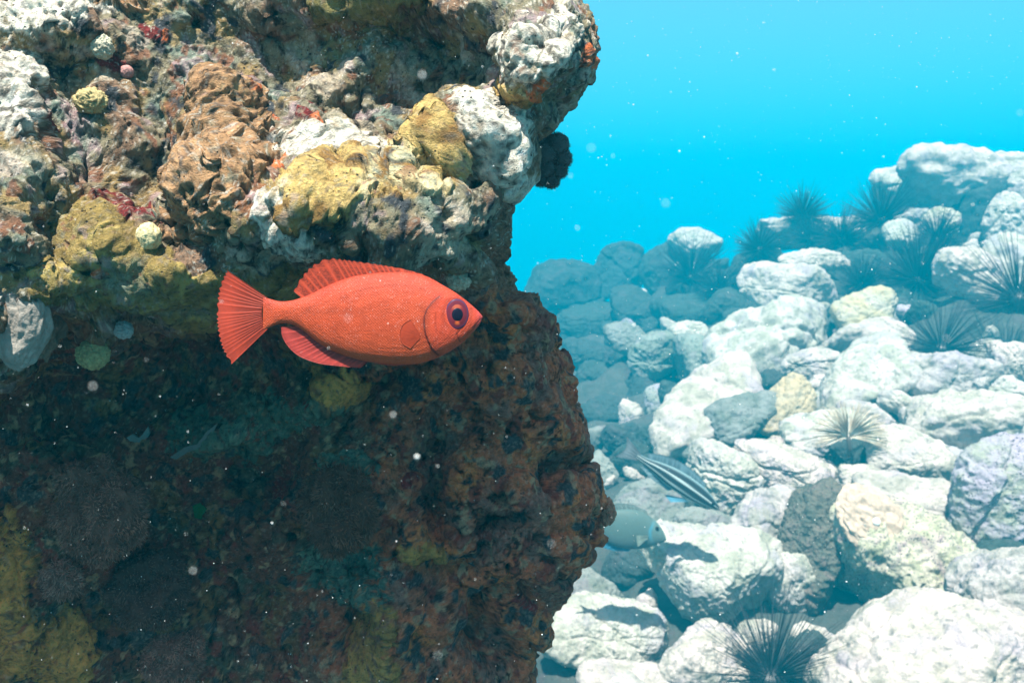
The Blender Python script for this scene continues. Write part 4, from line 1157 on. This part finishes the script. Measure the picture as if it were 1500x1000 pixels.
def grey_fish():
    D = 2.12 * DS; k = D / FPX * 1.04
    root = empty('grey_fish', at(922, 775, D), (PITCH, R(7), R(4)))
    tag(root, 'oval teal grey fish half hidden by the right edge of the reef rock', 'fish')
    f = Fish(root, k, 0, 0)
    top = [(-62, -4), (-52, -9), (-36, -20), (-15, -27), (8, -28), (28, -21), (42, -10), (50, 0), (54, 8)]
    bot = [(-62, 5), (-52, 9), (-36, 19), (-15, 26), (8, 27), (28, 23), (42, 17), (50, 13), (54, 10)]
    def paint(Xd, Zd, side, v):
        C = np.empty(Xd.shape + (3,)); C[:] = (.075, .13, .125)
        m = sstep(.55, 1.0, v)[..., None]; C[:] = C * (1 - m) + np.array([.08, .13, .14]) * m
        d, s_ = seg_dist(Xd, Zd, [(32, -14), (27, -4), (28, 6), (34, 14)]); m = (side > .2) * np.exp(-(d / 2.2) ** 2); C[:] = C * (1 - m[..., None]) + np.array([.06, .22, .30]) * m[..., None]
        fc = sstep(28, 32, Xd)[..., None] * .6; C[:] = C * (1 - fc) + np.array([.12, .20, .19]) * fc
        return np.zeros(Xd.shape), C
    f.body(top, bot, [(-62, 2), (-40, 7), (0, 12), (30, 11), (46, 6), (54, 2)], 110, 56, paint, M_GREYF)
    f.fin('tail_fin', [(-58, -5), (-60, 0), (-58, 6)], [(-88, -26), (-76, 0), (-86, 26)], 9, (.12, .19, .20), M_GREYFIN, 2, wav=.5)
    f.fin('dorsal_fin', [(24, -22), (0, -27), (-30, -21), (-52, -8)], [(22, -28), (-2, -35), (-36, -30), (-60, -14)], 14, (.13, .18, .17), M_GREYFIN, 1.4, wav=.4)
    f.fin('anal_fin', [(6, 26), (-20, 24), (-50, 9)], [(2, 31), (-26, 31), (-58, 15)], 10, (.04, .18, .28), M_GREYFIN, 1.4, wav=.4)
    for sg in (-1, 1):
        y0 = float(f.yside(24, 8)) * sg
        f.fin('pectoral_fin', [(25, 4), (24, 10)], [(6, 4), (10, 20)], 5, (.20, .26, .22), M_GREYFIN, 1.2, y0=y0, y1=y0 + sg * 6, wav=0)
    eye_of(f, 37, -6, 3.2)
grey_fish()

# ------------------------------------------------------------------ drifting particles
def particles():
    g = np.random.default_rng(77)
    n = 6500
    V8 = np.array([[1, 0, 0], [-1, 0, 0], [0, 1, 0], [0, -1, 0], [0, 0, 1], [0, 0, -1]], float)
    F8 = np.array([[0, 2, 4], [2, 1, 4], [1, 3, 4], [3, 0, 4], [2, 0, 5], [1, 2, 5], [3, 1, 5], [0, 3, 5]])
    D = 0.22 + 2.2 * g.random(n) ** 1.3
    D = np.where(np.arange(n) < 70, g.uniform(.08, .2, n), D)
    P = at(g.uniform(-100, 1600, n), g.uniform(-100, 1100, n), D)
    r = 0.00022 + 0.00030 * g.random(n) ** 3 + 0.0007 * (g.random(n) > .985) * g.random(n)
    r = r * np.clip(D / 0.6, .6, 2.2) * np.where(np.arange(n) < 70, 1.0, g.choice([.35, .45, .55, .9], n)) * 1.05
    S = g.uniform(.35, 1.5, (n, 6, 3))
    V = (P[:, None, :] + V8[None] * r[:, None, None] * S).reshape(-1, 3)
    F = (F8[None] + 6 * np.arange(n)[:, None, None]).reshape(-1, 3)
    m = NT('drifting_grit').done((.85, .85, .82), 0.6, None, 0.3)
    tag(obj('drifting_particles', mesh_np('drifting_particles', V, F, False), m), kind='stuff')
particles()

# ------------------------------------------------------------------ haze
HZ = 9.0
bm = bmesh.new()
bmesh.ops.create_cube(bm, size=1)
me = bpy.data.meshes.new('haze'); bm.to_mesh(me); bm.free()
hz = obj('haze', me)
hz.scale = (220, 220, 12 + HZ); hz.location = (0, 40, HZ - (12 + HZ) / 2)
tag(hz, kind='stuff')
hm = bpy.data.materials.new('water_haze'); hm.use_nodes = True
hn = hm.node_tree.nodes; hn.clear()
ho = hn.new('ShaderNodeOutputMaterial'); hv = hn.new('ShaderNodeVolumePrincipled')
hv.inputs['Color'].default_value = (*HAZE_COLOR, 1); hv.inputs['Density'].default_value = HAZE_DENSITY
hv.inputs['Anisotropy'].default_value = 0.0
hm.node_tree.links.new(hv.outputs[0], ho.inputs['Volume'])
me.materials.append(hm)
